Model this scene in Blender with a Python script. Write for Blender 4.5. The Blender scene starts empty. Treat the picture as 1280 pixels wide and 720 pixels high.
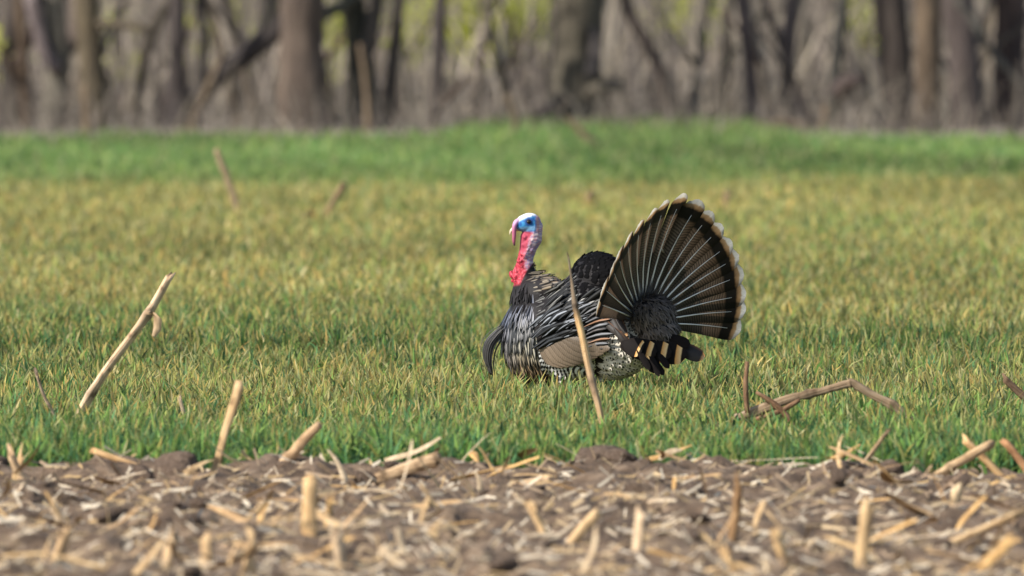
import bpy, bmesh, math, random
import numpy as np
from mathutils import Vector, Matrix
from mathutils.bvhtree import BVHTree

random.seed(7); RNG = np.random.default_rng(7)
scene = bpy.context.scene
COL = scene.collection

# ---------------------------------------------------------------- camera, sky, sun, exposure
FPX = 16000.0          # focal length in photo pixels (1280 wide): a 450 mm lens
CAM_H = 1.35           # kneeling photographer
HORIZON = -26.0        # photo row of the horizon
PITCH = math.atan((360.0 - HORIZON) / FPX)
cam_d = bpy.data.cameras.new("camera")
cam = bpy.data.objects.new("camera", cam_d); COL.objects.link(cam)
cam.location = (0, 0, CAM_H); cam.rotation_euler = (math.radians(90) - PITCH, 0, 0)
cam_d.sensor_width = 36.0; cam_d.lens = 36.0 * FPX / 1280.0
cam_d.clip_start = 0.5; cam_d.clip_end = 4000
cam_d.dof.use_dof = True; cam_d.dof.focus_distance = 39.9; cam_d.dof.aperture_fstop = 7.0
scene.camera = cam

SUN_TO = Vector((-0.70, -0.40, 0.62)).normalized()
SUN_EL = math.asin(SUN_TO.z); SUN_AZ = math.atan2(SUN_TO.x, SUN_TO.y)
world = bpy.data.worlds.new("World"); scene.world = world; world.use_nodes = True
wn = world.node_tree.nodes; wl = world.node_tree.links
sky = wn.new("ShaderNodeTexSky"); sky.sky_type = 'NISHITA'; sky.sun_disc = False
sky.sun_elevation = SUN_EL; sky.sun_rotation = SUN_AZ
bg = wn["Background"]; bg.inputs[1].default_value = 0.13
wl.new(sky.outputs[0], bg.inputs[0])
sun_d = bpy.data.lights.new("sun", 'SUN'); sun_d.energy = 4.4; sun_d.angle = math.radians(0.6)
sun_d.color = (1.0, 0.955, 0.88)
sun = bpy.data.objects.new("sun", sun_d); COL.objects.link(sun)
sun.rotation_euler = (-SUN_TO).to_track_quat('-Z', 'Y').to_euler()
sun.location = (-20, -10, 30)
scene.view_settings.view_transform = 'Standard'; scene.view_settings.look = 'None'
scene.view_settings.exposure = 0.62; scene.view_settings.gamma = 1.0
scene.view_settings.use_curve_mapping = False
scene.render.engine = 'CYCLES'
scene.cycles.max_bounces = 6; scene.cycles.transparent_max_bounces = 4

# ---------------------------------------------------------------- pixel -> place
_f = Vector((0, math.cos(PITCH), -math.sin(PITCH))); _u = Vector((0, math.sin(PITCH), math.cos(PITCH)))
CAMP = Vector((0, 0, CAM_H))
def ray(px, py):
    return _f + Vector((1, 0, 0)) * ((px - 640) / FPX) + _u * ((360 - py) / FPX)
def at(px, py, d):                      # the point on that line of sight at distance d
    r = ray(px, py); return CAMP + r * (d / r.y)
def on_ground(px, py, z=0.0):
    r = ray(px, py); return CAMP + r * ((z - CAM_H) / r.z)
def to_px(p):
    v = Vector(p) - CAMP; k = v.dot(_f)
    return 640 + FPX * v.x / k, 360 - FPX * v.dot(_u) / k
def row_dist(py): return on_ground(640, py).y

# ---------------------------------------------------------------- helpers
def tag(o, label=None, cat=None, group=None, kind=None):
    if label: o["label"] = label
    if cat: o["category"] = cat
    if group: o["group"] = group
    if kind: o["kind"] = kind
    return o
def empty(name, loc):
    o = bpy.data.objects.new(name, None); COL.objects.link(o); o.location = loc
    o.empty_display_size = 0.05; return o
def mesh_data(name, verts, faces, mat, uvs=None, cols=None, smooth=True):
    me = bpy.data.meshes.new(name)
    me.from_pydata([tuple(v) for v in verts], [], faces)
    if mat: me.materials.append(mat)
    if smooth: me.polygons.foreach_set("use_smooth", [True] * len(me.polygons))
    if uvs is not None:
        li = np.empty(len(me.loops), np.int32); me.loops.foreach_get("vertex_index", li)
        uvl = me.uv_layers.new(name="UVMap")
        uvl.data.foreach_set("uv", np.asarray(uvs, np.float32)[li].ravel())
    if cols is not None:
        ca = me.color_attributes.new("tint", 'FLOAT_COLOR', 'POINT')
        c = np.ones((len(verts), 4), np.float32); c[:, :3] = np.asarray(cols, np.float32)[:, :3]
        ca.data.foreach_set("color", c.ravel())
    me.update(); return me
def link(name, me, parent=None, loc=None):
    o = bpy.data.objects.new(name, me); COL.objects.link(o)
    if parent: o.parent = parent
    if loc is not None: o.location = loc
    return o
def make(name, verts, faces, mat, parent=None, origin=None, uvs=None, cols=None, smooth=True):
    """one mesh object from world-space vertices; origin = its base point"""
    og = Vector(origin) if origin is not None else Vector((0, 0, 0))
    if parent is not None and origin is None: og = parent_origin(parent)
    vs = [Vector(v) - og for v in verts]
    o = link(name, mesh_data(name, vs, faces, mat, uvs, cols, smooth), parent)
    o.location = (og - parent_origin(parent)) if parent is not None else og
    return o
def parent_origin(p):
    v = Vector((0, 0, 0))
    while p is not None: v += p.location; p = p.parent
    return v
def big_mesh(name, V, quads, tris, mat, cols=None, smooth=False):
    me = bpy.data.meshes.new(name); V = np.asarray(V, np.float32)
    nq, nt = len(quads), len(tris)
    me.vertices.add(len(V)); me.vertices.foreach_set("co", V.ravel())
    parts = []
    if nq: parts.append(np.asarray(quads, np.int32).ravel())
    if nt: parts.append(np.asarray(tris, np.int32).ravel())
    idx = np.concatenate(parts)
    me.loops.add(len(idx)); me.loops.foreach_set("vertex_index", idx)
    me.polygons.add(nq + nt)
    st = np.concatenate([np.arange(nq) * 4, nq * 4 + np.arange(nt) * 3]).astype(np.int32)
    me.polygons.foreach_set("loop_start", st)
    if smooth: me.polygons.foreach_set("use_smooth", np.ones(nq + nt, bool))
    me.update(calc_edges=True)
    if cols is not None:
        ca = me.color_attributes.new("tint", 'FLOAT_COLOR', 'POINT')
        c = np.ones((len(V), 4), np.float32); c[:, :3] = cols
        ca.data.foreach_set("color", c.ravel())
    me.materials.append(mat); me.validate(); return me
_lat = RNG.random((256, 256)).astype(np.float64)
def vnoise(x, y, s=0):
    x = np.asarray(x, float) + s * 17.31; y = np.asarray(y, float) + s * 9.77
    xi = np.floor(x).astype(int); yi = np.floor(y).astype(int); fx = x - xi; fy = y - yi
    fx = fx * fx * (3 - 2 * fx); fy = fy * fy * (3 - 2 * fy)
    a = _lat[xi % 256, yi % 256]; b = _lat[(xi + 1) % 256, yi % 256]
    c = _lat[xi % 256, (yi + 1) % 256]; d = _lat[(xi + 1) % 256, (yi + 1) % 256]
    return (a * (1 - fx) + b * fx) * (1 - fy) + (c * (1 - fx) + d * fx) * fy
def fbm(x, y, s=0, o=4):
    r = 0; a = 0.5; t = 0
    for k in range(o):
        r = r + a * vnoise(x * 2 ** k, y * 2 ** k, s + k); t += a; a *= 0.5
    return r / t
def tube(path, radii, n=8, cap=True, wob=0.0, jag=0.0):
    V, Fc, UV = [], [], []
    path = [Vector(p) for p in path]; m = len(path)
    ref = Vector((0.31, 0.87, 0.38))
    for i, p in enumerate(path):
        t = (path[min(i + 1, m - 1)] - path[max(i - 1, 0)]).normalized()
        a = t.cross(ref); a = a.normalized() if a.length > 1e-4 else Vector((1, 0, 0)); b = t.cross(a)
        for k in range(n):
            an = 2 * math.pi * k / n; r = radii[i] * (1 + wob * (random.random() - 0.5))
            q = p + (a * math.cos(an) + b * math.sin(an)) * r
            if jag and i == m - 1: q = q + t * random.uniform(-jag, jag)
            V.append(q); UV.append((k / n, i / (m - 1)))
    for i in range(m - 1):
        for k in range(n):
            k2 = (k + 1) % n
            Fc.append((i * n + k, i * n + k2, (i + 1) * n + k2, (i + 1) * n + k))
    if cap:
        Fc.append(tuple(range(n))[::-1]); Fc.append(tuple((m - 1) * n + k for k in range(n)))
    return V, Fc, UV
def smooth_path(pts, k=4):
    P = [np.array(p, float) for p in pts]; P = [2 * P[0] - P[1]] + P + [2 * P[-1] - P[-2]]; out = []
    for i in range(1, len(P) - 2):
        for j in range(k):
            t = j / k
            out.append(0.5 * (2 * P[i] + (P[i + 1] - P[i - 1]) * t + (2 * P[i - 1] - 5 * P[i] + 4 * P[i + 1] - P[i + 2]) * t * t
                              + (3 * P[i] - P[i - 1] - 3 * P[i + 1] + P[i + 2]) * t ** 3))
    out.append(P[-2]); return out

# ---------------------------------------------------------------- materials
def mat_new(name):
    m = bpy.data.materials.new(name); m.use_nodes = True
    nt = m.node_tree; b = nt.nodes["Principled BSDF"]; return m, nt, b
def N(nt, t, **kw):
    n = nt.nodes.new(t)
    for k, v in kw.items(): setattr(n, k, v)
    return n
def ramp(nt, stops, interp='LINEAR'):
    r = N(nt, "ShaderNodeValToRGB"); cr = r.color_ramp; cr.interpolation = interp
    while len(cr.elements) > 1: cr.elements.remove(cr.elements[-1])
    for i, (p, c) in enumerate(stops):
        e = cr.elements[0] if i == 0 else cr.elements.new(p)
        e.position = p; e.color = (c[0], c[1], c[2], 1) if not isinstance(c, (int, float)) else (c, c, c, 1)
    return r
def math_n(nt, op, a, b=None, c=None):
    n = N(nt, "ShaderNodeMath", operation=op)
    for i, v in enumerate((a, b, c)):
        if v is None: continue
        if isinstance(v, (int, float)): n.inputs[i].default_value = v
        else: nt.links.new(v, n.inputs[i])
    return n.outputs[0]
def mul_c(nt, a, b, fac=1.0, mode='MULTIPLY'):
    n = N(nt, "ShaderNodeMix", data_type='RGBA', blend_type=mode); n.inputs[0].default_value = fac
    nt.links.new(a, n.inputs[6])
    if isinstance(b, tuple): n.inputs[7].default_value = b
    else: nt.links.new(b, n.inputs[7])
    return n.outputs[2]
def noise_mat(name, stops, scale=20, detail=6, rough=0.9, bump=0.4, stretch=(1, 1, 1), dist=0.01, tint=False, spec=0.3):
    m, nt, b = mat_new(name); L = nt.links.new
    tc = N(nt, "ShaderNodeTexCoord"); mp = N(nt, "ShaderNodeMapping"); mp.inputs[3].default_value = stretch
    L(tc.outputs["Object"], mp.inputs[0])
    ns = N(nt, "ShaderNodeTexNoise"); ns.inputs["Scale"].default_value = scale; ns.inputs["Detail"].default_value = detail
    ns.inputs["Roughness"].default_value = 0.65
    L(mp.outputs[0], ns.inputs["Vector"])
    r = ramp(nt, stops); L(ns.outputs["Fac"], r.inputs[0]); col = r.outputs[0]
    if tint:
        at_ = N(nt, "ShaderNodeAttribute", attribute_name="tint"); col = mul_c(nt, col, at_.outputs["Color"])
    L(col, b.inputs["Base Color"]); b.inputs["Roughness"].default_value = rough
    b.inputs["Specular IOR Level"].default_value = spec
    bp = N(nt, "ShaderNodeBump"); bp.inputs["Strength"].default_value = bump; bp.inputs["Distance"].default_value = dist
    L(ns.outputs["Fac"], bp.inputs["Height"]); L(bp.outputs[0], b.inputs["Normal"])
    return m
def leaf_mat(name, transl=0.35, rough=0.55, spec=0.3):
    m, nt, b = mat_new(name); L = nt.links.new
    a = N(nt, "ShaderNodeAttribute", attribute_name="tint")
    L(a.outputs["Color"], b.inputs["Base Color"]); b.inputs["Roughness"].default_value = rough
    b.inputs["Specular IOR Level"].default_value = spec
    t = N(nt, "ShaderNodeBsdfTranslucent"); L(a.outputs["Color"], t.inputs[0])
    mx = N(nt, "ShaderNodeMixShader"); mx.inputs[0].default_value = transl
    L(b.outputs[0], mx.inputs[1]); L(t.outputs[0], mx.inputs[2]); L(mx.outputs[0], nt.nodes["Material Output"].inputs[0])
    return m
def feather_mat(name, v_stops=None, u_stops=None, bars=0, bar_amt=0.0, rough=0.5, spec=0.4, transl=0.0, wav=0.02, metal=0.0, barb=0.25, spot=None):
    """colour = tint x pattern along the vane (v) x pattern across it (u)"""
    m, nt, b = mat_new(name); L = nt.links.new
    a = N(nt, "ShaderNodeAttribute", attribute_name="tint"); col = a.outputs["Color"]
    uv = N(nt, "ShaderNodeUVMap"); sp = N(nt, "ShaderNodeSeparateXYZ"); L(uv.outputs[0], sp.inputs[0])
    tc = N(nt, "ShaderNodeTexCoord")
    ns = N(nt, "ShaderNodeTexNoise"); ns.inputs["Scale"].default_value = 90; ns.inputs["Detail"].default_value = 3
    L(tc.outputs["Object"], ns.inputs["Vector"])
    dv = math_n(nt, 'MULTIPLY_ADD', ns.outputs["Fac"], wav * 2, -wav)
    vv = math_n(nt, 'ADD', sp.outputs[1], dv)
    if v_stops: r = ramp(nt, v_stops); L(vv, r.inputs[0]); col = mul_c(nt, col, r.outputs[0])
    if u_stops: r = ramp(nt, u_stops); L(sp.outputs[0], r.inputs[0]); col = mul_c(nt, col, r.outputs[0])
    if bars:
        # wavy cross bars, slanting back along the barbs on both sides of the shaft
        du = math_n(nt, 'ABSOLUTE', math_n(nt, 'SUBTRACT', sp.outputs[0], 0.5))
        ph = math_n(nt, 'SUBTRACT', vv, math_n(nt, 'MULTIPLY', du, 0.06))
        s = math_n(nt, 'SINE', math_n(nt, 'MULTIPLY', ph, bars * 2 * math.pi))
        s = math_n(nt, 'MULTIPLY_ADD', s, 1.6, 0.5)
        rr = ramp(nt, [(0, 1 - bar_amt), (1, 1.0)]); L(s, rr.inputs[0])
        msk = ramp(nt, [(0, 0), (0.3, 0.5), (0.5, 1), (0.76, 1), (0.84, 0), (1, 0)]) if name == 'tail_vane' else ramp(nt, [(0, 1), (1, 1)])
        L(sp.outputs[1], msk.inputs[0])
        n2 = N(nt, "ShaderNodeMix", data_type='RGBA', blend_type='MULTIPLY')
        L(msk.outputs[0], n2.inputs[0]); L(col, n2.inputs[6]); L(rr.outputs[0], n2.inputs[7]); col = n2.outputs[2]
    if spot:
        rv = ramp(nt, [(spot[0] - .08, 0), (spot[0], 1), (spot[1], 1), (spot[1] + .05, 0)]); L(vv, rv.inputs[0])
        ru = ramp(nt, [(.28, 0), (.38, 1), (.62, 1), (.72, 0)]); L(sp.outputs[0], ru.inputs[0])
        sf = math_n(nt, 'SUBTRACT', 1.0, math_n(nt, 'MULTIPLY', math_n(nt, 'MULTIPLY', rv.outputs[0], ru.outputs[0]), .93))
        cbn = N(nt, "ShaderNodeCombineXYZ"); [L(sf, cbn.inputs[k]) for k in range(3)]; col = mul_c(nt, col, cbn.outputs[0])
    if barb:   # fine barb streaks
        cb = N(nt, "ShaderNodeCombineXYZ"); du2 = math_n(nt, 'ABSOLUTE', math_n(nt, 'SUBTRACT', sp.outputs[0], 0.5))
        L(math_n(nt, 'MULTIPLY', sp.outputs[0], 3), cb.inputs[0])
        L(math_n(nt, 'MULTIPLY', math_n(nt, 'SUBTRACT', sp.outputs[1], math_n(nt, 'MULTIPLY', du2, 0.5)), 60), cb.inputs[1])
        n3 = N(nt, "ShaderNodeTexNoise"); n3.inputs["Scale"].default_value = 1; L(cb.outputs[0], n3.inputs["Vector"])
        r3 = ramp(nt, [(0.3, 1 - barb), (0.7, 1 + 0.0)]); L(n3.outputs["Fac"], r3.inputs[0]); col = mul_c(nt, col, r3.outputs[0])
    L(col, b.inputs["Base Color"]); b.inputs["Roughness"].default_value = rough
    b.inputs["Specular IOR Level"].default_value = spec; b.inputs["Metallic"].default_value = metal
    if transl:
        t = N(nt, "ShaderNodeBsdfTranslucent"); L(col, t.inputs[0])
        mx = N(nt, "ShaderNodeMixShader"); mx.inputs[0].default_value = transl
        L(b.outputs[0], mx.inputs[1]); L(t.outputs[0], mx.inputs[2]); L(mx.outputs[0], nt.nodes["Material Output"].inputs[0])
    return m

M = {}
M['soil'] = noise_mat('tilled_earth', [(0.3, (0.050, 0.032, 0.020)), (0.5, (0.145, 0.096, 0.060)), (0.72, (0.28, 0.20, 0.13))], 14, 10, 0.95, 1.0, dist=0.03)
M['clod'] = noise_mat('clod_earth', [(0.3, (0.085, 0.055, 0.036)), (0.5, (0.175, 0.118, 0.080)), (0.7, (0.29, 0.21, 0.15))], 4, 10, 0.95, 1.0, dist=0.03)
M['field'] = noise_mat('wheat_earth', [(0.3, (0.07, 0.075, 0.028)), (0.7, (0.16, 0.14, 0.060))], 6, 6, 0.95, 0.3)
M['litter'] = noise_mat('leaf_litter', [(0.25, (0.13, 0.108, 0.080)), (0.5, (0.26, 0.215, 0.160)), (0.75, (0.40, 0.34, 0.25))], 1.2, 9, 0.95, 0.6)
M['straw'] = noise_mat('dry_cornstalk', [(0.28, (0.17, 0.125, 0.085)), (0.42, (0.42, 0.325, 0.22)), (0.58, (0.56, 0.46, 0.325)), (0.75, (0.70, 0.62, 0.49))], 38, 8, 0.75, 0.8, (1, 1, 0.4), 0.006, tint=True)
def stalk_mat():
    m, nt, b = mat_new('streaked_rind'); L = nt.links.new
    uv = N(nt, "ShaderNodeUVMap"); mp = N(nt, "ShaderNodeMapping"); mp.inputs[3].default_value = (16, 5, 1); L(uv.outputs[0], mp.inputs[0])
    oi = N(nt, "ShaderNodeObjectInfo"); ad = N(nt, "ShaderNodeVectorMath", operation='ADD'); L(mp.outputs[0], ad.inputs[0])
    sc_ = N(nt, "ShaderNodeVectorMath", operation='SCALE'); L(oi.outputs["Location"], sc_.inputs[0]); sc_.inputs[3].default_value = 37.0; L(sc_.outputs[0], ad.inputs[1])
    n1 = N(nt, "ShaderNodeTexNoise"); n1.inputs["Scale"].default_value = 1; n1.inputs["Detail"].default_value = 6; L(ad.outputs[0], n1.inputs["Vector"])
    tc = N(nt, "ShaderNodeTexCoord"); n2 = N(nt, "ShaderNodeTexNoise"); n2.inputs["Scale"].default_value = 28; n2.inputs["Detail"].default_value = 5; L(tc.outputs["Object"], n2.inputs["Vector"])
    r1 = ramp(nt, [(.28, (.20, .145, .095)), (.42, (.43, .335, .225)), (.60, (.58, .48, .345)), (.78, (.72, .65, .52))]); L(n1.outputs["Fac"], r1.inputs[0])
    r2 = ramp(nt, [(.30, (.42, .38, .36)), (.46, (1, .96, .92)), (.7, (1.0, 1.0, 1.0))]); L(n2.outputs["Fac"], r2.inputs[0])
    a = N(nt, "ShaderNodeAttribute", attribute_name="tint"); c = mul_c(nt, mul_c(nt, r1.outputs[0], r2.outputs[0]), a.outputs["Color"]); L(c, b.inputs["Base Color"])
    b.inputs["Roughness"].default_value = .8; b.inputs["Specular IOR Level"].default_value = .2
    bp = N(nt, "ShaderNodeBump"); bp.inputs["Strength"].default_value = .8; bp.inputs["Distance"].default_value = .004; L(n1.outputs["Fac"], bp.inputs["Height"]); L(bp.outputs[0], b.inputs["Normal"])
    return m
M['rind'] = stalk_mat()
M['wheat'] = leaf_mat('wheat_blade', 0.36, 0.7, 0.12)
M['twigs'] = leaf_mat('bare_twig', 0.0, 0.9, 0.1)
M['leaf'] = leaf_mat('spring_leaf', 0.45)
M['bark'] = noise_mat('grey_bark', [(0.25, (0.040, 0.032, 0.028)), (0.5, (0.115, 0.098, 0.082)), (0.78, (0.21, 0.18, 0.145))], 9, 8, 0.95, 1.0, (1, 1, 0.22), 0.05, tint=True)

# ---------------------------------------------------------------- the setting
def gz(x, y):      # faint swells of the wheat field
    w = np.clip((np.asarray(y, float) - 41.5) / 8, 0, 1)
    return 0.055 * w * (fbm(np.asarray(x) * 0.10, np.asarray(y) * 0.16, 3, 2) - 0.5) + 0.012 * (vnoise(np.asarray(x) * 0.8, np.asarray(y) * 0.8, 5) - 0.5)
D_EDGE = row_dist(603)            # where the tilled strip meets the wheat
D_GREEN = row_dist(249)           # where the lusher margin begins
D_WOOD = row_dist(166)            # edge of the wood
def grid(x0, x1, y0, y1, nx, ny, fz):
    xs = np.linspace(x0, x1, nx); ys = np.linspace(y0, y1, ny); X, Y = np.meshgrid(xs, ys)
    V = np.stack([X, Y, fz(X, Y)], -1).reshape(-1, 3)
    i = np.arange(ny - 1)[:, None] * nx + np.arange(nx - 1)[None, :]
    Q = np.stack([i, i + 1, i + nx + 1, i + nx], -1).reshape(-1, 4); return V, Q
V, Q = grid(-900, 900, -30, 2500, 20, 20, lambda X, Y: X * 0 - 0.16)
tag(link('ground', big_mesh('ground', V, Q, [], M['litter'])), kind='structure')
V, Q = grid(-40, 40, 103.5, 420, 160, 330, lambda X, Y: 0.065 * np.clip((Y - 104) / 2.5, 0, 1) + 0.5 * np.clip((Y - D_WOOD) / 60, 0, 1) * (fbm(X * .25, Y * .25, 8, 4) - .35) - 0.045 + 0.06 * (fbm(X * 1.2, Y * 1.2, 9, 3) - .5) * np.clip((Y - 106) / 4, 0, 1))
tag(link('forest_floor', big_mesh('forest_floor', V, Q, [], M['litter'], smooth=True)), kind='structure')
V, Q = grid(-30, 30, D_EDGE - 0.8, D_WOOD + 3, 200, 320, lambda X, Y: gz(X, Y) - 0.012)
tag(link('field', big_mesh('field', V, Q, [], M['field'], smooth=True)), kind='structure')
def edge_y(x): return D_EDGE + 0.35 * (fbm(np.asarray(x) * 1.4, np.asarray(x) * 0 + 3.3, 12, 3) - 0.5)
def soil_z(x, y):
    x = np.asarray(x, float); y = np.asarray(y, float)
    z = 0.075 * (fbm(x * 1.6, y * 1.0, 21, 3) - 0.5) + 0.085 * (fbm(x * 6, y * 4.5, 22, 4) - 0.42) + 0.030 * (vnoise(x * 24, y * 16, 28) - .5)
    rid = 1 - np.abs(2 * vnoise(x * 9, y * 7, 26) - 1); z = z + 0.018 * rid
    berm = np.exp(-((y - edge_y(x) + 0.22) / 0.20) ** 2) * 0.030 * (0.35 + vnoise(x * 5, y * 3, 27))
    fade = 1 - np.clip((y - edge_y(x)) / 0.35, 0, 1)
    return (z + berm + 0.006) * fade - 0.06 * (1 - fade)
V, Q = grid(-2.6, 2.6, 24.0, D_EDGE + 0.6, 360, 430, soil_z)
tag(link('tilled_soil', big_mesh('tilled_soil', V, Q, [], M['soil'], smooth=True)), kind='structure')
V, Q = grid(-25, 25, -8, 24.02, 120, 90, lambda X, Y: 0.05 * (fbm(X, Y, 24, 3) - .5) - 0.01)
tag(link('near_soil', big_mesh('near_soil', V, Q, [], M['soil'], smooth=True)), kind='structure')
for sx in (-1, 1):
    V, Q = grid(min(sx * 2.58, sx * 25), max(sx * 2.58, sx * 25), 24.0, D_EDGE + 0.4, 160, 70, lambda X, Y: soil_z(X, Y) * .8)
    tag(link('side_soil', big_mesh('side_soil', V, Q, [], M['soil'], smooth=True)), kind='structure')

# ---------------------------------------------------------------- wheat blades (uncountable)
def blades(name, x, y, z0, L, W, lean, c0, c1, mat):
    n = len(x); az = RNG.uniform(0, 2 * math.pi, n); fa = RNG.uniform(0, 2 * math.pi, n)
    dx, dy = np.cos(az), np.sin(az); wx, wy = np.cos(fa) * W / 2, np.sin(fa) * W / 2
    base = np.stack([x, y, z0], -1); V = np.empty((n, 7, 3), np.float32)
    w3 = np.stack([wx, wy, 0 * wx], -1)
    hor = lambda a: L * a * np.sin(lean); ver = lambda a, k: L * a * np.cos(lean * k)
    m1 = base + np.stack([dx * hor(.25) * .5, dy * hor(.25) * .5, ver(.38, .3)], -1)
    m2 = base + np.stack([dx * hor(.6), dy * hor(.6), ver(.72, .8)], -1)
    tp = base + np.stack([dx * hor(1.15), dy * hor(1.15), ver(.95, 1.15)], -1)
    V[:, 0] = base - w3 * .7; V[:, 1] = base + w3 * .7; V[:, 2] = m1 - w3; V[:, 3] = m1 + w3
    V[:, 4] = m2 - w3 * .8; V[:, 5] = m2 + w3 * .8; V[:, 6] = tp
    C = np.empty((n, 7, 3), np.float32)
    for k, t in enumerate((0, 0, .08, .08, .42, .42, 1.0)): C[:, k] = c0 * (1 - t) + c1 * t
    o = np.arange(n)[:, None] * 7
    Qs = np.concatenate([o + np.array([[0, 1, 3, 2]]), o + np.array([[2, 3, 5, 4]])]); T = o + np.array([[4, 5, 6]])
    return big_mesh(name, V.reshape(-1, 3), Qs, T, mat, C.reshape(-1, 3), smooth=True)
def scatter(n, d0, d1, margin_px, margin_m, pw=1.0):
    y = d0 + (d1 - d0) * RNG.random(n) ** pw
    hw = y * (640 + margin_px) / FPX + margin_m
    return (RNG.random(n) * 2 - 1) * hw, y
GREEN = np.array([[0.105, 0.212, 0.045], [0.072, 0.178, 0.068], [0.165, 0.255, 0.058], [0.045, 0.122, 0.046]])
TAN = np.array([[0.68, 0.48, 0.17], [0.74, 0.58, 0.28], [0.56, 0.46, 0.15], [0.70, 0.42, 0.13]])
def wheat_cols(x, y, n):
    g = GREEN[RNG.integers(0, 4, n)] * RNG.uniform(.45, 1.4, (n, 1)); t = TAN[RNG.integers(0, 4, n)] * RNG.uniform(.7, 1.15, (n, 1))
    pat = fbm(x * .9, y * .35, 31, 3)
    lush = np.clip((y - edge_y(x)) / 4.5 + RNG.normal(0, .12, n), 0, 1)                     # the first drill rows by the soil are greener
    far = np.clip((y - 44) / 20, 0, 1)
    p = (0.22 + 0.48 * lush + 0.20 * far) * (0.45 + 1.05 * pat)
    band = np.exp(-((y - 44.6 + 1.2 * (fbm(x * .7, x * 0, 37, 2) - .5)) / 1.7) ** 2)          # a lusher drill strip behind the bird
    p = p * (1 - .45 * band); g = g * (1 - .22 * band[:, None])
    dry = RNG.random(n) < p
    k = np.where(dry, RNG.uniform(.45, 1, n), RNG.uniform(0, .16, n))[:, None]
    full = (RNG.random(n) < 0.13 * lush + 0.20 * far)[:, None] * RNG.uniform(.4, .9, (n, 1))
    g = g * (1.12 - .12 * lush[:, None]); c1 = g * 1.15 * (1 - k) + t * k; c0 = g * (1 - full) + t * full
    return c0 * (1 - .15 * far[:, None]) + np.array([[.20, .17, .05]]) * (.15 * far[:, None]), c1
def sm_(a, b, x): t = np.clip((x - a) / (b - a), 0, 1); return t * t * (3 - 2 * t)
def turkey_foot(x, y):       # under the bird the blades are pressed down
    px = 640 + FPX * x / y; dm = y - (40 - (px - 720) / 400 * .5)
    return (px > 640) & (px < 815) & (np.abs(dm) < 0.13)
n = 230000
x, y = scatter(n, D_EDGE - 0.15, 52, 60, 0.35, 1.25); keep = (y > edge_y(x) + RNG.normal(0, .07, n)) & (vnoise(x * 8, y * 4, 33) + RNG.random(n) * .55 > .52)
x, y = x[keep], y[keep]; n = len(x)
c0, c1 = wheat_cols(x, y, n)
L = RNG.uniform(.075, .150, n) * (.85 + .35 * vnoise(x * 2.2, y * 1.4, 34)) * (1 + .16 * np.exp(-((y - 44.6) / 1.7) ** 2)); L = np.where(turkey_foot(x, y), .055, L)
W = RNG.uniform(.0055, .0115, n); lean = RNG.uniform(.08, .95, n) ** 1.2
me = blades('wheat_near', x, y, gz(x, y) - .012, L, W, lean, c0, c1, M['wheat'])
tag(link('wheat', me), 'young green wheat with dry yellow tips growing round the turkey', 'wheat', kind='stuff')
n = 200000
x, y = scatter(n, 51.5, D_GREEN + 9, 60, 1.6, 1.35); keep = y < D_GREEN + 1 + 5 * (fbm(x * .28, y * 0, 40, 3) - .4) + 3 * sm_(820, 1000, 640 + FPX * x / y) + RNG.normal(0, 1.3, n); x, y = x[keep], y[keep]; n = len(x); c0, c1 = wheat_cols(x, y, n)
pat = fbm(x * .5, y * .12, 36, 3)[:, None]
c0 = c0 * (.55 + .9 * pat); c1 = c1 * (.6 + .8 * pat)
L = RNG.uniform(.08, .17, n); W = RNG.uniform(.008, .017, n); lean = RNG.uniform(.08, .9, n)
me = blades('wheat_far', x, y, gz(x, y) - .012, L, W, lean, c0, c1, M['wheat'])
tag(link('wheat', me), 'yellowing wheat of the far half of the field, out of focus', 'wheat', kind='stuff')
n = 150000
x, y = scatter(n, D_GREEN - 6, D_WOOD + 14, 70, 3.0, 1.0)
pxx = 640 + FPX * x / y; wd_edge = 105.0 + 11.5 * sm_(530, 640, pxx) * (1 - sm_(900, 1010, pxx)) + 5 * (fbm(x * .5, x * 0 + .7, 45, 2) - .5) + RNG.normal(0, .7, n)
keep = (y > D_GREEN + 7 * (fbm(x * .28, y * 0, 40, 3) - .4) + 3 * sm_(820, 1000, pxx) + RNG.normal(0, 1.8, n)) & (y < wd_edge); x, y = x[keep], y[keep]; n = len(x)
g = np.array([[.105, .195, .052], [.108, .182, .062], [.185, .245, .066]])[RNG.integers(0, 3, n)] * RNG.uniform(.7, 1.2, (n, 1)) * (.35 + 1.25 * fbm(x * .6, y * .12, 41, 3)[:, None])
tn = (RNG.random((n, 1)) < .20) * np.array([[.48, .41, .22]])
nearw = (1 - np.clip((y - D_GREEN) / 11, 0, 1))[:, None]; g = g * 1.12 * (1 - .45 * nearw) + np.array([[.26, .27, .075]]) * .45 * nearw
c1 = np.where(tn > 0, tn, g * 1.15)
bumpy = np.clip((y - 98) / 10, 0, 1) * np.clip(fbm(x * .35, y * .05, 43, 2) - .25, 0, 1)
L = RNG.uniform(.06, .15, n) * (1 + .5 * bumpy)
me = blades('margin', x, y, gz(x, y) - .012 + .03 * np.clip((y - 104) / 3, 0, 1), L, RNG.uniform(.010, .022, n), RNG.uniform(.05, .8, n), g, c1, M['wheat'])
tag(link('margin_grass', me), 'lush green grass margin between the wheat and the wood', 'grass', kind='stuff')

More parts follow.
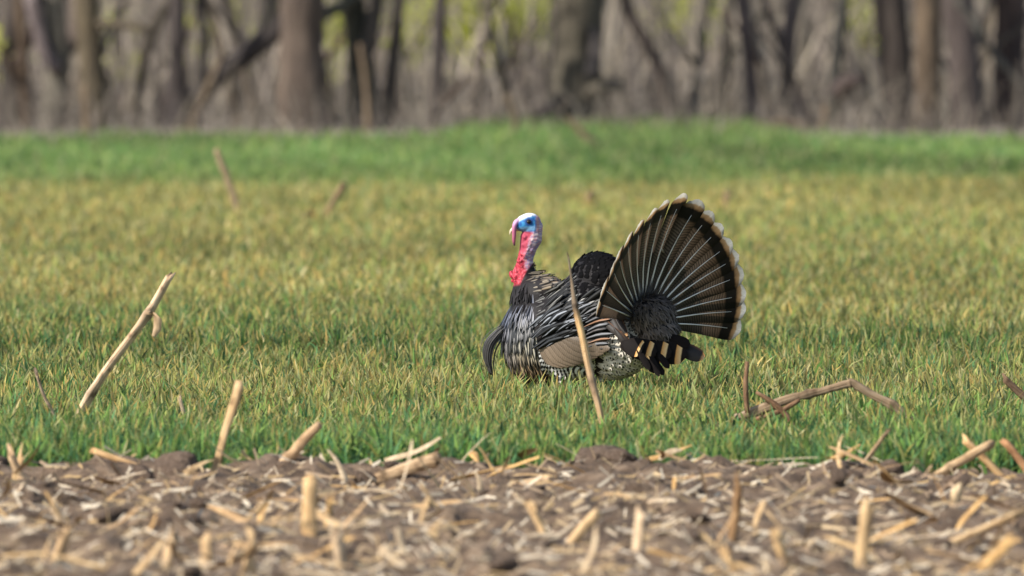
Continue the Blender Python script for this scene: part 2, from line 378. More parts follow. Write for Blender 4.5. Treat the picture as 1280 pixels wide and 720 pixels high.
# ---------------------------------------------------------------- the wood behind
def extend_up(p, top, dxm, rng):
    """continue a trunk from its last visible point up to its crown"""
    out = []; k = 5
    for i in range(1, k + 1):
        t = i / k; out.append(Vector((p.x + dxm * t + rng.uniform(-.1, .1), p.y + rng.uniform(-.15, .15), p.z + (top - p.z) * t)))
    return out
def leaf_cluster(centers, per, spread, size, cols, rng):
    n = len(centers) * per; C = np.repeat(np.asarray(centers), per, 0) + RNG.normal(0, spread, (n, 3))
    a = RNG.normal(0, 1, (n, 3)); a /= np.linalg.norm(a, axis=1, keepdims=True); b = np.cross(a, RNG.normal(0, 1, (n, 3))); b /= np.linalg.norm(b, axis=1, keepdims=True)
    s = RNG.uniform(.6, 1.2, (n, 1)) * size
    V = np.stack([C - a * s, C + b * s * .5, C + a * s, C - b * s * .5], 1).reshape(-1, 3)
    Q = np.arange(n)[:, None] * 4 + np.arange(4)[None, :]
    cc = np.asarray(cols)[RNG.integers(0, len(cols), n)] * RNG.uniform(.7, 1.25, (n, 1))
    return V, Q, np.repeat(cc, 4, 0)
YG = [(0.50, 0.52, 0.07), (0.42, 0.47, 0.08), (0.58, 0.56, 0.13)]
def tree(label, pts, d, tint, top=8.5, limbs=(), group=None, name='tree', crown=True, flare=1.25, lowleaf=None):
    rng = random.Random(int(pts[0][0] * 7 + d)); S = FPX / d
    P = [at(px, py, d + rng.uniform(-.03, .03)) for px, py, w in pts]; R = [w / 2 / S for px, py, w in pts]
    P = [Vector((P[0].x, P[0].y, -0.12))] + P; R = [R[0] * flare] + R
    lean = (P[-1].x - P[1].x) / max(.3, P[-1].z - P[1].z)
    up = extend_up(P[-1], top, lean * top * .25, rng); r0 = R[-1]
    P2 = P + up; R2 = R + [r0 * (1 - .16 * (i + 1)) for i in range(len(up))]
    q = [tuple(p) + (r,) for p, r in zip(P2, R2)]; q = smooth_path(q, 3)
    V, Fc, UV = tube([v[:3] for v in q], [max(.01, v[3]) for v in q], 12, True, .16)
    root = empty(name, (P[0].x, P[0].y, 0))
    def tc(n): return [tuple(c * rng.uniform(.9, 1.1) for c in tint)] * n
    make('trunk', V, Fc, M['bark'], root, uvs=UV, cols=tc(len(V)))
    for lp in limbs:                                   # limbs seen in the photograph
        LP = [at(a, b, d + dd) for a, b, w, dd in lp]; LR = [w / 2 / S for a, b, w, dd in lp]
        q = smooth_path([tuple(p) + (r,) for p, r in zip(LP, LR)], 4)
        V, Fc, UV = tube([v[:3] for v in q], [max(.006, v[3]) for v in q], 8, True, .15)
        make('limb', V, Fc, M['bark'], root, uvs=UV, cols=tc(len(V)))
    if crown:
        cs = []
        for k in range(6):
            b = up[1 + k % 4]; an = rng.uniform(0, 6.28); ln = rng.uniform(.8, 2.0)
            e = b + Vector((math.cos(an) * ln, math.sin(an) * ln, rng.uniform(.5, 1.5)))
            mid = (b + e) / 2 + Vector((0, 0, .2))
            V, Fc, UV = tube([b, mid, e], [r0 * .35, r0 * .2, .01], 6)
            make('limb', V, Fc, M['bark'], root, uvs=UV, cols=tc(len(V)))
            cs += [list(mid), list(e), list((mid + e) / 2), list(e + Vector((rng.uniform(-.6, .6), rng.uniform(-.6, .6), rng.uniform(0, .8))))]
        V, Q, Cc = leaf_cluster(cs, 14, .42, .06, YG, rng)
        og = Vector(root.location); o = link('crown', big_mesh('crown', V - np.array(og), Q, [], M['leaf'], Cc), root)
    if lowleaf:
        cs = [list(at(a + rng.uniform(-sx, sx), b + rng.uniform(-sy, sy), d + rng.uniform(-.6, .6))) for a, b, sx, sy, nn in lowleaf for _ in range(nn)]
        V, Q, Cc = leaf_cluster(cs, 26, .10, .042, YG, rng); og = Vector(root.location)
        link('foliage', big_mesh('foliage', V - np.array(og), Q, [], M['leaf'], Cc), root)
    return tag(root, label, 'tree', group)
GR = (0.80, 0.78, 0.76); DK = (0.42, 0.40, 0.40); WM = (.74, .70, .60); PL = (1.35, 1.30, 1.25)
G_ = 'trees along the edge of the wood'
tree('stout trunk, warm on its sunlit side, beside the leaning dead trunk', [(377, 168, 66), (377, 110, 60), (378, 50, 57), (379, -10, 58)], D_WOOD, WM, limbs=[[(398, 22, 20, 0), (412, 14, 18, .1), (434, 4, 15, .2), (470, -25, 12, .3)]], group=G_)
tree('dark leaning dead trunk propped against the stout warm trunk', [(203, 165, 20), (236, 128, 22), (285, 86, 26), (345, 38, 28), (395, -10, 26)], D_WOOD + .8, DK, top=2.6, crown=False, group=G_, limbs=[[(330, 50, 18, 0), (338, 20, 20, 0), (340, -20, 22, .1)]])
tree('dark trunk with a pale twig against it, between stout trunk and slim trunks', [(452, 168, 46), (452, 110, 40), (448, 50, 34), (440, -10, 30)], D_WOOD + .5, DK, limbs=[[(455, 80, 20, -.2), (465, 40, 20, -.2), (474, -15, 18, -.2)]], group=G_)
tree('slim dark trunk beside the one with a pale twig', [(484, 160, 22), (488, 110, 18), (494, 55, 16), (499, -10, 15)], D_WOOD + .3, DK, group=G_)
tree('slim straight trunk with one short low branch', [(545, 160, 19), (547, 105, 18), (549, 55, 17), (551, -10, 18)], D_WOOD + .2, (0.6, .55, .53), limbs=[[(550, 132, 9, 0), (566, 116, 9, -.2), (586, 96, 7, -.4)]], group=G_)
tree('massive grey trunk with a dark broken stub, behind the turkey', [(716, 150, 68), (717, 100, 60), (720, 50, 62), (724, -10, 66)], D_WOOD + 2.2, GR, limbs=[[(735, 118, 22, -.15), (752, 108, 20, -.3), (778, 107, 15, -.5)], [(700, 128, 20, -.2), (682, 140, 16, -.5), (664, 146, 10, -.7)], [(740, 95, 22, -.3), (744, 60, 16, -.3), (742, 35, 10, -.3)]], group=G_)
tree('thin leaning grey trunk right beside the massive grey one', [(838, 150, 15), (829, 95, 15), (806, 50, 15), (779, -10, 15)], D_WOOD + 3, GR, group=G_)
tree('dark trunk standing directly behind a brown sunlit one', [(1122, 166, 42), (1121, 110, 40), (1117, 50, 40), (1110, -10, 44)], D_WOOD + .9, DK, group=G_)
tree('brown sunlit trunk in front of a darker one', [(1160, 170, 38), (1160, 110, 34), (1160, 50, 34), (1159, -10, 36)], D_WOOD - .3, (.86, .72, .57), group=G_)
tree('grey trunk with pale branches arching across it', [(1212, 166, 46), (1208, 110, 42), (1203, 50, 40), (1196, -10, 40)], D_WOOD + .8, (.62, .58, .58), limbs=[[(1196, 0, 10, -.5), (1218, 28, 10, -.6), (1238, 62, 9, -.7), (1268, 96, 7, -.8), (1290, 118, 5, -.9)], [(1240, 64, 6, -.7), (1262, 44, 5, -.6), (1286, 30, 4, -.5)]], group=G_)
tree('dark trunk beyond the grey one with arching branches', [(1264, 168, 46), (1262, 110, 42), (1262, 50, 40), (1264, -10, 42)], D_WOOD + 1.6, DK, group=G_)
tree('thin dark stem with a black knot of dead wood at its foot', [(1040, 160, 20), (1044, 100, 16), (1049, 50, 15), (1055, -10, 15)], D_WOOD + .6, DK, limbs=[[(1045, 118, 22, -.2), (1058, 104, 22, -.3), (1080, 98, 8, -.5)]], group=G_)
tree('slender brown grey trunk, left one of a loose pair', [(940, 150, 19), (938, 100, 16), (934, 50, 16), (927, -10, 16)], D_WOOD + 3, GR, group=G_)
tree('slender grey trunk, right one of a loose pair', [(988, 150, 22), (985, 100, 19), (986, 50, 19), (992, -10, 20)], D_WOOD + 3.4, GR, group=G_)
tree('brown grey trunk with a level branch reaching right', [(118, 166, 36), (116, 110, 32), (112, 50, 30), (108, -10, 33)], D_WOOD + .4, (.85, .72, .60), limbs=[[(122, 28, 12, -.1), (150, 30, 11, -.2), (186, 36, 9, -.3)]], group=G_)
tree('pale grey trunk among dark limbs', [(66, 162, 36), (70, 110, 34), (74, 60, 28), (66, -10, 26)], D_WOOD + .9, PL, limbs=[[(72, 90, 18, -.1), (52, 50, 20, -.1), (38, -10, 24, -.1)], [(76, 80, 16, .3), (94, 40, 20, .3), (100, -10, 24, .3)]], group=G_)
tree('dark bushy trunk with rusty leaves hanging on it', [(14, 166, 38), (16, 110, 30), (12, 50, 26), (24, -10, 30)], D_WOOD + 1.1, DK, limbs=[[(20, 80, 14, -.2), (40, 40, 14, -.3), (48, -10, 14, -.3)]], group=G_)
tree('thin dark stem curving up beside the upright dark trunk', [(172, 140, 10), (178, 90, 11), (188, 50, 12), (208, 8, 12), (222, -18, 11)], D_WOOD + .6, DK, group=G_, top=5)
tree('upright dark trunk between curved stem and thin upright stem', [(221, 160, 34), (221, 110, 25), (222, 50, 21), (222, -10, 20)], D_WOOD + .3, DK, group=G_)
tree('thin upright dark stem beside the upright dark trunk', [(250, 150, 16), (254, 100, 14), (254, 50, 13), (251, -10, 13)], D_WOOD + .7, DK, group=G_)
sap = random.Random(21)
for k, px in enumerate([-60, -20, 34, 92, 150, 196, 300, 322, 420, 515, 590, 640, 668, 770, 862, 900, 965, 1012, 1075, 1095, 1185, 1240, 1300, 1340]):
    d = D_WOOD + sap.uniform(.5, 6); w = sap.uniform(5, 13); sl = sap.uniform(-70, 70); yb = HORIZON + FPX * CAM_H / d; ti = sap.randrange(3)
    s1 = sap.choice([-1, 1]); y1 = sap.uniform(60, 110)
    tree(['bare brown sapling leaning among the trunks at the wood edge', 'bare dark sapling leaning among the trunks at the wood edge', 'bare pale sapling leaning among the trunks at the wood edge'][ti],
         [(px, yb - 4, w * 1.2), (px + sl * .3, 105, w), (px + sl * .6, 50, w * .9), (px + sl, -15, w * .8)], d, [(.8, .66, .55), DK, (1.2, 1.1, 1.0)][ti], top=3.6, crown=False, name='sapling', group='saplings at the wood edge',
         limbs=[[(px + sl * .3, y1, w * .7, 0), (px + sl * .3 + s1 * 18, y1 - 25, w * .55, -.2), (px + sl * .3 + s1 * 50, y1 - 70, w * .35, -.4)]])
# thinner trunks deeper in the wood, alike but for their place
rr = random.Random(5)
for k in range(46):
    d = rr.uniform(D_WOOD + 7, D_WOOD + 60); px = rr.uniform(-160, 1440); w = rr.uniform(.05, .20) * FPX / d
    yb = HORIZON + FPX * CAM_H / d
    ti = rr.randrange(4); tn = [GR, DK, (.9, .75, .60), PL][ti]; sl = rr.uniform(-22, 22)
    tree(['thin grey trunk deep in the wood', 'thin dark trunk deep in the wood', 'thin brown trunk deep in the wood', 'thin pale trunk deep in the wood'][ti], [(px, yb - 4, w * 1.2), (px + sl * .4, (yb + HORIZON) / 2, w), (px + sl, -20, w * .9)], d, tn, top=7, group='thin trunks deep in the wood', crown=(k % 3 == 0))
# young leafing trees behind: the yellow-green patches
for k, (lab, px, d, ll) in enumerate([
    ('young leafing tree, brightest yellow green, behind the slim straight trunk', 600, 128, [(565, 12, 26, 26, 40), (610, 16, 34, 26, 46), (655, 18, 24, 26, 32), (600, 55, 30, 14, 12), (515, 40, 14, 40, 18)]),
    ('young leafing tree seen beside the stout warm trunk', 425, 131, [(422, 50, 12, 45, 24), (515, 20, 10, 30, 10)]),
    ('dull olive leafing sapling behind the curved dark stem', 150, 133, [(150, 55, 22, 40, 14), (285, 40, 18, 34, 10), (238, 40, 8, 40, 4)]),
    ('leafing sapling in the gap beyond the thin leaning grey trunk', 868, 136, [(850, 12, 22, 20, 8), (880, 30, 22, 22, 6), (820, 20, 14, 20, 4)]),
    ('leafing sapling beside the dark trunk with a brown one before it', 1078, 130, [(1078, 25, 14, 26, 16), (1092, 10, 12, 18, 12)]),
    ('rusty leaved sapling beside the dark bushy trunk', 8, 114, [(6, 62, 12, 14, 5)])]):
    yb = HORIZON + FPX * CAM_H / d; S = FPX / d
    o = tree(lab, [(px, yb - 4, 12), (px + 4, 60, 10), (px + 2, -20, 9)], d, GR, top=4.5, group='young leafing trees', name='young_tree', lowleaf=ll)
# brushwood: stems nobody could count
def brush(name, label, n, d0, d1, hmin, hmax, rmin, rmax, cols, lean, pw=1.0, z0=-.05, px_range=None):
    x, y = scatter(n, d0, d1, 120, 2.5, pw)
    if px_range is not None: x = (RNG.uniform(px_range[0], px_range[1], n) - 640) / FPX * y
    h = RNG.uniform(hmin, hmax, n); an = RNG.uniform(0, 2 * math.pi, n); le = np.abs(RNG.normal(0, lean, n))
    r = RNG.uniform(rmin, rmax, n)
    VV = np.empty((n, 9, 3), np.float32)
    b = np.stack([x, y, np.full(n, z0)], -1)
    for j, (t, rs) in enumerate(((0, 1), (.5, .75), (1, .3))):
        c = b + np.stack([np.cos(an) * np.sin(le * (.5 + t)) * h * t, np.sin(an) * np.sin(le * (.5 + t)) * h * t, np.cos(le * (.5 + t)) * h * t], -1)
        c[:, :2] += RNG.normal(0, .03, (n, 2)) * (t > 0)
        for k in range(3):
            a = 2 * math.pi * k / 3
            VV[:, j * 3 + k] = c + np.stack([np.cos(a) * r * rs, np.sin(a) * r * rs * .5, np.sin(a) * r * rs * .6], -1)
    o = np.arange(n)[:, None] * 9; q = []
    for j in range(2):
        for k in range(3):
            k2 = (k + 1) % 3; q.append(o + np.array([[j * 3 + k, j * 3 + k2, j * 3 + 3 + k2, j * 3 + 3 + k]]))
    cc = np.asarray(cols)[RNG.integers(0, len(cols), n)] * RNG.uniform(.6, 1.3, (n, 1))
    return tag(link(name, big_mesh(name, VV.reshape(-1, 3), np.concatenate(q), [], M['twigs'], np.repeat(cc, 9, 0), smooth=True)), label, 'brushwood', kind='stuff')
TW = [(.26, .215, .175), (.34, .285, .225), (.18, .15, .125), (.42, .355, .27), (.12, .10, .088)]
brush('brushwood', 'grey brown tangle of dead stems along the foot of the wood', 3600, D_WOOD - 6, D_WOOD + 9, .12, .75, .004, .013, [tuple(c * .72 for c in t) for t in TW], .55)
brush('brushwood', 'taller bare undergrowth filling the wood behind the trunks', 5200, D_WOOD + 5, D_WOOD + 70, .6, 2.6, .006, .026, TW, .35)
brush('brushwood', 'pale dry stalks standing in the grass margin by the wood', 90, D_WOOD - 14, D_WOOD - 3, .15, .42, .006, .012, [(.42, .36, .27), (.34, .29, .23)], .6)
brush('brushwood', 'far hazy wood of bare trunks beyond the undergrowth', 1600, D_WOOD + 80, D_WOOD + 200, 4, 8, .04, .14, [(.24, .21, .18), (.32, .28, .23), (.22, .22, .12)], .12)

# ================================================================ THE TURKEY
TD = 40.0
def mid_dy(px): return -(px - 720) / 400.0 * 0.55       # it walks to the left and slightly away
def TP(px, py, dy=0.0): return at(px, py, TD + dy)
MPX = TD / FPX                                          # metres per photo pixel at the bird
turkey = empty('turkey', Vector(on_ground(715, 515)))
turkey.location = (TP(715, 480).x, TD, 0)
tag(turkey, 'strutting male wild turkey with fanned tail, red neck and blue face', 'turkey')
T0 = Vector(turkey.location)
bm = bmesh.new()
def ell(px, py, rx, rz, ry, dy=None, rot=0, seg=24):
    """ellipsoid: radii rx, rz in photo pixels, ry in metres, centred on the bird's midline"""
    c = TP(px, py, mid_dy(px) if dy is None else dy)
    mt = Matrix.Translation(c) @ Matrix.Rotation(math.radians(rot), 4, 'Y') @ Matrix.Diagonal((rx * MPX, ry, rz * MPX, 1))
    sh = Matrix.Identity(4)
    r = bmesh.ops.create_uvsphere(bm, u_segments=seg, v_segments=seg // 2, radius=1.0)
    for v in r['verts']:
        q = mt @ v.co; q.y += -0.55 * (q.x - c.x) * (1 if dy is None else 0); v.co = q
def caps(pts):
    """chain of balls: (px, py, r px, dy)"""
    for a, b in zip(pts[:-1], pts[1:]):
        ln = math.hypot(a[0] - b[0], a[1] - b[1]) ; k = max(2, int(ln / (min(a[2], b[2]) * .45)))
        for i in range(k + 1):
            t = i / k; q = [a[j] * (1 - t) + b[j] * t for j in range(4)]
            ell(q[0], q[1], q[2], q[2], q[2] * MPX, dy=q[3], seg=12)
ell(670, 421, 43, 57, .125); ell(714, 414, 58, 62, .155); ell(765, 424, 52, 50, .140); ell(806, 428, 34, 26, .09)
ell(748, 352, 37, 37, .105); ell(735, 380, 45, 40, .13); ell(667, 374, 27, 30, .075); ell(684, 364, 27, 18, .075, rot=28)
hd = mid_dy(655) + .01
caps([(660, 372, 22, hd), (658, 352, 16, hd), (657, 338, 12, hd), (658, 324, 8.5, hd), (662, 310, 9.5, hd), (667, 299, 10.8, hd), (667.5, 288, 11, hd), (663, 280, 12, hd)])
ell(659.5, 279, 15.5, 11.5, .030, dy=hd); ell(652, 282, 9, 7, .020, dy=hd); ell(662, 277, 14, 11, .030, dy=hd)
caps([(657, 296, 7, hd), (655.5, 312, 6.5, hd), (652, 330, 7, hd), (647, 345, 8, hd)])
rs = random.Random(3)
for k in range(150):                                     # caruncles of the neck
    t = rs.random()
    cx = np.interp(t, [0, .5, 1], [662, 655, 647]) ; cy = np.interp(t, [0, .5, 1], [300, 328, 349]); side = rs.choice([-1, 1])
    ox = rs.uniform(-8, 7); r = rs.uniform(1.4, 2.5) * (1 + .4 * t)
    wd = math.sqrt(max(0, 1 - (ox / 10) ** 2)) * .023
    ell(cx + ox, cy + rs.uniform(-6, 6), r, r, r * MPX, dy=hd + side * wd * rs.uniform(.75, 1), seg=8)
for k in range(34):                                      # rows of wrinkles down the nape
    t = k / 33; cx = np.interp(t, [0, .2, .5, 1], [671, 676.5, 673.5, 662]); cy = np.interp(t, [0, 1], [272, 326])
    for o in (0, 1, 2):
        for sd in (-1, 1):
            ell(cx - o * 4 + 1, cy + rs.uniform(-1, 1) - o * 1.5, 1.7, 1.4, .005, dy=hd + sd * (.004 + .0095 * o), seg=8)
for k in range(6): ell(642 + rs.uniform(-3, 6), 347 + rs.uniform(-5, 4), 4, 4, .011, dy=hd + rs.uniform(-.018, .018), seg=10)
ell(815, 394, 27, 25, .07, dy=mid_dy(815) - .075); ell(822, 412, 25, 20, .07, dy=mid_dy(815) - .075)
for lx, ld in ((700, -.07), (738, .06)):                 # legs hidden in the wheat
    g = TP(lx, 478, mid_dy(lx) + ld)
    def ball(p, r):
        rr_ = bmesh.ops.create_uvsphere(bm, u_segments=10, v_segments=6, radius=r)
        for v in rr_['verts']: v.co = v.co + p
    for i in range(14): ball(Vector((g.x + .01 * math.sin(i / 4), g.y, .012 + (.14 - .012) * i / 13)), .011)
    for an in (-.6, 0, .6, 3.14):
        for i in range(9): ball(Vector((g.x - math.cos(an) * .008 * i, g.y + math.sin(an) * .008 * i, .012)), .009 - .0004 * i)
me = bpy.data.meshes.new('body_src'); bm.to_mesh(me); bm.free()
src = bpy.data.objects.new('body_src', me); COL.objects.link(src)
md = src.modifiers.new('r', 'REMESH'); md.mode = 'VOXEL'; md.voxel_size = 0.0034; md.use_smooth_shade = True
md = src.modifiers.new('s', 'SMOOTH'); md.factor = 0.5; md.iterations = 2
dg = bpy.context.evaluated_depsgraph_get(); bme = bpy.data.meshes.new_from_object(src.evaluated_get(dg))
bpy.data.objects.remove(src); bme.name = 'body'
bv = np.empty(len(bme.vertices) * 3, np.float32); bme.vertices.foreach_get("co", bv); bv = bv.reshape(-1, 3)
BVH = BVHTree.FromPolygons([tuple(v) for v in bv], [tuple(p.vertices) for p in bme.polygons])
# skin colours by place on the head and neck
dv = bv - np.array(CAMP); kk = dv @ np.array(_f)
bpx = 640 + FPX * dv[:, 0] / kk; bpy_ = 360 - FPX * (dv @ np.array(_u)) / kk
def sm(a, b, x): t = np.clip((x - a) / (b - a), 0, 1); return t * t * (3 - 2 * t)
cols = np.tile(np.array([.010, .008, .008]), (len(bv), 1))
def paint(c, w):
    global cols
    cols = cols * (1 - w[:, None]) + np.array(c)[None] * w[:, None]
skin = 1 - sm(-3, 3, bpy_ - np.interp(bpx, [636, 650, 655, 660, 668, 690], [357, 355, 345, 335, 326, 300]))
hn = vnoise(bpx * .45, bpy_ * .6, 51); hn2 = vnoise(bpx * .9, bpy_ * .9 + bv[:, 1] * 300, 52)
paint((.42, .030, .050), skin)                                                       # red base
paint((.18, .012, .022), skin * (1 - sm(.22, .42, hn2))); paint((.58, .11, .14), skin * sm(.6, .8, hn2))  # crevice shade painted in as dark crimson; pink on the bumps
nape = skin * sm(-3, 4, bpx - np.interp(bpy_, [262, 285, 300, 320, 335, 350], [669, 668, 661, 656, 657, 665]))
paint((.46, .22, .25), nape); paint((.24, .22, .36), nape * sm(.45, .62, hn2)); paint((.66, .52, .50), nape * sm(.55, .8, vnoise(bpx * .3, bpy_ * 1.1, 53)))
paint((.42, .20, .14), .5 * nape * (1 - sm(2, 5, np.abs(bpx - 671))) * (1 - sm(288, 292, bpy_)))
face = skin * (1 - sm(288, 291, bpy_)) * (1 - sm(668, 671.5, bpx))
paint((.045, .235, .48), face); paint((.02, .10, .32), face * sm(.45, .7, hn)); paint((.02, .06, .20), face * (1 - sm(4, 6.5, np.hypot(bpx - 661, bpy_ - 277)))); paint((.30, .46, .62), face * (1 - sm(1.5, 4, np.abs(bpy_ - 286 + (bpx - 660) * .12))) * .5)
crown = skin * (1 - sm(-2.5, 1.5, bpy_ - np.interp(bpx, [640, 650, 660, 668, 674], [285, 276, 271.5, 270, 268]))) * (1 - sm(670, 674, bpx))
paint((.72, .74, .76), crown); paint((.62, .45, .55), crown * (1 - sm(645, 651, bpx)))
thr = skin * sm(289, 292, bpy_) * (1 - sm(312, 318, bpy_)) * (1 - sm(-2, 3, bpx - np.interp(bpy_, [290, 318], [662, 656])))
paint((.36, .05, .085), thr)
leg = (bv[:, 2] < .09) ; paint((.42, .22, .20), leg.astype(float))
bm_, nt, b = mat_new('turkey_skin'); a = N(nt, "ShaderNodeAttribute", attribute_name="tint"); nt.links.new(a.outputs["Color"], b.inputs["Base Color"])
b.inputs["Roughness"].default_value = .6; b.inputs["Specular IOR Level"].default_value = .2
b.inputs["Subsurface Weight"].default_value = 0.0
ns = N(nt, "ShaderNodeTexNoise"); ns.inputs["Scale"].default_value = 260; tcn = N(nt, "ShaderNodeTexCoord"); nt.links.new(tcn.outputs["Object"], ns.inputs["Vector"])
bp = N(nt, "ShaderNodeBump"); bp.inputs["Strength"].default_value = .35; bp.inputs["Distance"].default_value = .003
nt.links.new(ns.outputs["Fac"], bp.inputs["Height"]); nt.links.new(bp.outputs[0], b.inputs["Normal"])
bme.materials.clear(); bme.materials.append(bm_)
ca = bme.color_attributes.new("tint", 'FLOAT_COLOR', 'POINT'); c4 = np.ones((len(bv), 4), np.float32); c4[:, :3] = cols
ca.data.foreach_set("color", c4.ravel())
bme.vertices.foreach_set("co", (bv - np.array(T0, np.float32)).ravel()); bme.update()
bme.polygons.foreach_set("use_smooth", [True] * len(bme.polygons))
link('body', bme, turkey)

# ---- feathers
class Buf:
    def __init__(s): s.V, s.F, s.UV, s.C = [], [], [], []
    def build(s, name, mat, parent, kind=None, label=None):
        o = make(name, s.V, s.F, mat, parent, uvs=s.UV, cols=s.C)
        if kind: o["kind"] = kind
        if label: o["label"] = label
        return o
PV = [0, .15, .35, .6, .82, .94, 1.0]; PW = [.30, .62, .88, 1.0, .92, .68, .22]
def grid_faces(o, nv, nu): return [(o + j * nu + i, o + j * nu + i + 1, o + (j + 1) * nu + i + 1, o + (j + 1) * nu + i) for j in range(nv - 1) for i in range(nu - 1)]
def add_feather(B, root, d, n, L, W, lift, curl, tint, vs=(0, .3, .6, .85, 1.0), us=(-1, -.5, 0, .5, 1), arch=.16):
    side = d.cross(n).normalized(); o = len(B.V)
    for v in vs:
        w = W * np.interp(v, PV, PW)
        c = root + d * (L * v) + n * (lift * L * v - curl * L * v * v)
        for u in us:
            B.V.append(c + side * (u * w / 2) - n * (u * u * w * arch)); B.UV.append((u / 2 + .5, v)); B.C.append(tint)
    B.F += grid_faces(o, len(vs), len(us))
def surf(px, py):
    r = ray(px, py).normalized(); h = BVH.ray_cast(CAMP, r)
    if h[0] is not None: return h[0]
    p = TP(px, py, mid_dy(px)); q = BVH.find_nearest(p)[0]; return at(px, py, q.y)
def conform(B, pts, wpx, off, tint, mirror=False, nv=8, us=(-1, -.5, 0, .5, 1), prof=None, arch=.0015, tipoff=.004):
    """a long feather laid along a photo-pixel line on the bird's near flank (mirrored for the far one)"""
    P = np.array(pts, float); seg = np.r_[0, np.cumsum(np.hypot(*np.diff(P, axis=0).T))]; seg /= seg[-1]; o = len(B.V)
    for j in range(nv):
        v = j / (nv - 1); c = np.array([np.interp(v, seg, P[:, 0]), np.interp(v, seg, P[:, 1])])
        e = np.array([np.interp(min(1, v + .1), seg, P[:, k]) - np.interp(max(0, v - .1), seg, P[:, k]) for k in (0, 1)]); e /= np.hypot(*e)
        pe = np.array([-e[1], e[0]]); w = wpx * np.interp(v, PV, prof or PW)
        cs = surf(*c)
        for u in us:
            q = c + pe * u * w / 2; s = surf(*q)
            y = s.y * .6 + cs.y * .4 - off - tipoff * v - arch * (1 - u * u) * 2
            p = at(q[0], q[1], y)
            if mirror: p = Vector((p.x, 2 * (TD + mid_dy(q[0])) - p.y, p.z))
            B.V.append(p); B.UV.append((u / 2 + .5, v)); B.C.append(tint)
    B.F += grid_faces(o, nv, len(us))
M['f_breast'] = feather_mat('breast_feather', [(0, .5), (.4, 1), (.75, .8), (1, .12)], [(0, .03), (.24, .08), (.38, 1), (.60, .8), (.74, .08), (1, .03)], rough=.42, spec=.45, barb=.2)
M['f_sheen'] = feather_mat('sheen_streaked_feather', [(0, .6), (.6, 1), (.9, .85), (.97, .05), (1, .05)], [(0, .02), (.10, .05), (.22, 1), (.44, .8), (.56, .05), (1, .03)], rough=.5, spec=.25, barb=.3)  # pale streak across the vane: light off its curve, painted into the colour
M['f_hackle'] = feather_mat('hackle_feather', [(0, .8), (.82, 1), (.9, .06), (1, .04)], [(0, .15), (.3, 1), (.62, .9), (.85, .15), (1, .12)], rough=.5, spec=.35)
M['f_black'] = feather_mat('black_feather', [(0, .9), (1, 1)], None, rough=.8, spec=.06, barb=.4)
M['f_flank'] = feather_mat('spotted_flank_feather', [(0, .6), (.5, .8), (.7, 1), (1, 1)], None, rough=.7, spec=.2, wav=.03, spot=(.77, .88), barb=.15)
M['f_second'] = feather_mat('brown_secondary', [(0, .8), (.8, 1), (.97, 1.0), (1, .5)], [(0, .55), (.10, .92), (.45, 1), (.50, .75), (.55, 1), (.93, .9), (1, .45)], bars=24, bar_amt=.22, rough=.5, spec=.35)
M['f_primary'] = feather_mat('barred_primary', None, [(0, .9), (.5, 1), (1, .9)], bars=9, bar_amt=.97, rough=.5, spec=.3, wav=.02)
M['f_tail'] = feather_mat('tail_vane', [(0, (.10, .085, .075)), (.30, (.145, .110, .085)), (.45, (.150, .108, .078)), (.70, (.190, .130, .085)), (.795, (.14, .090, .055)), (.815, (.008, .006, .005)), (.905, (.010, .007, .006)), (.922, (.30, .17, .075)), (.950, (.46, .29, .14)), (.962, (.80, .72, .58)), (1, (.86, .80, .70))], [(0, .35), (.12, .75), (.3, 1), (.62, 1), (.85, .6), (1, .30)], bars=40, bar_amt=.62, rough=.5, spec=.35, transl=.40, wav=.008, barb=.3)
M['f_band'] = feather_mat('banded_covert', [(0, (.012, .009, .008)), (.73, (.010, .008, .007)), (.75, (.62, .30, .09)), (.86, (.72, .50, .24)), (.885, (.012, .009, .008)), (1, (.010, .008, .007))], None, rough=.7, spec=.08, wav=.012, barb=.1)
M['f_edge'] = feather_mat('buff_edged_feather', [(0, (.02, .014, .01)), (.90, (.02, .014, .01)), (.95, (.48, .25, .10)), (1, (.6, .38, .2))], [(0, (8, 5, 3)), (.10, (4, 2.4, 1.2)), (.18, 1), (1, 1)], rough=.55, spec=.3)
m, nt, b = mat_new('feather_shaft'); b.inputs["Base Color"].default_value = (.90, .82, .70, 1); b.inputs["Roughness"].default_value = .35; M['shaft'] = m

# general plumage over the whole body, zone by zone
me_t = bme; me_t.calc_loop_triangles()
tri = np.empty(len(me_t.loop_triangles) * 3, np.int32); me_t.loop_triangles.foreach_get("vertices", tri); tri = tri.reshape(-1, 3)
A, B_, C_ = bv[tri[:, 0]], bv[tri[:, 1]], bv[tri[:, 2]]; nr = np.cross(B_ - A, C_ - A); ar = np.linalg.norm(nr, axis=1) / 2
pick = RNG.choice(len(tri), 14000, p=ar / ar.sum()); r1, r2 = np.sqrt(RNG.random(14000))[:, None], RNG.random(14000)[:, None]
pts = A[pick] * (1 - r1) + B_[pick] * r1 * (1 - r2) + C_[pick] * r1 * r2; nrm = nr[pick] / (2 * ar[pick][:, None])
def zone(px, py):
    if py < np.interp(px, [636, 650, 655, 660, 668, 690], [359, 357, 348, 338, 329, 300]): return None
    if px > 784 and py < 428: return 'down'
    if px > 800 : return 'vent'
    if 706 < px and py < 374: return 'hump'
    if py < 380 and px < 662 and py > 352: return 'collar'
    if py < 366 and px < 704: return 'hackle'
    if px < np.interp(py, [360, 400, 440, 480], [668, 667, 672, 690]): return 'breast'
    if px > np.interp(py, [395, 420, 450, 470], [775, 742, 730, 690]) : return 'flank'
    if py > 452: return 'belly'
    if py < 404: return 'scap'
    return 'wing'
Z = {z: Buf() for z in ('down', 'vent', 'hump', 'collar', 'hackle', 'breast', 'flank', 'belly', 'scap', 'wing')}
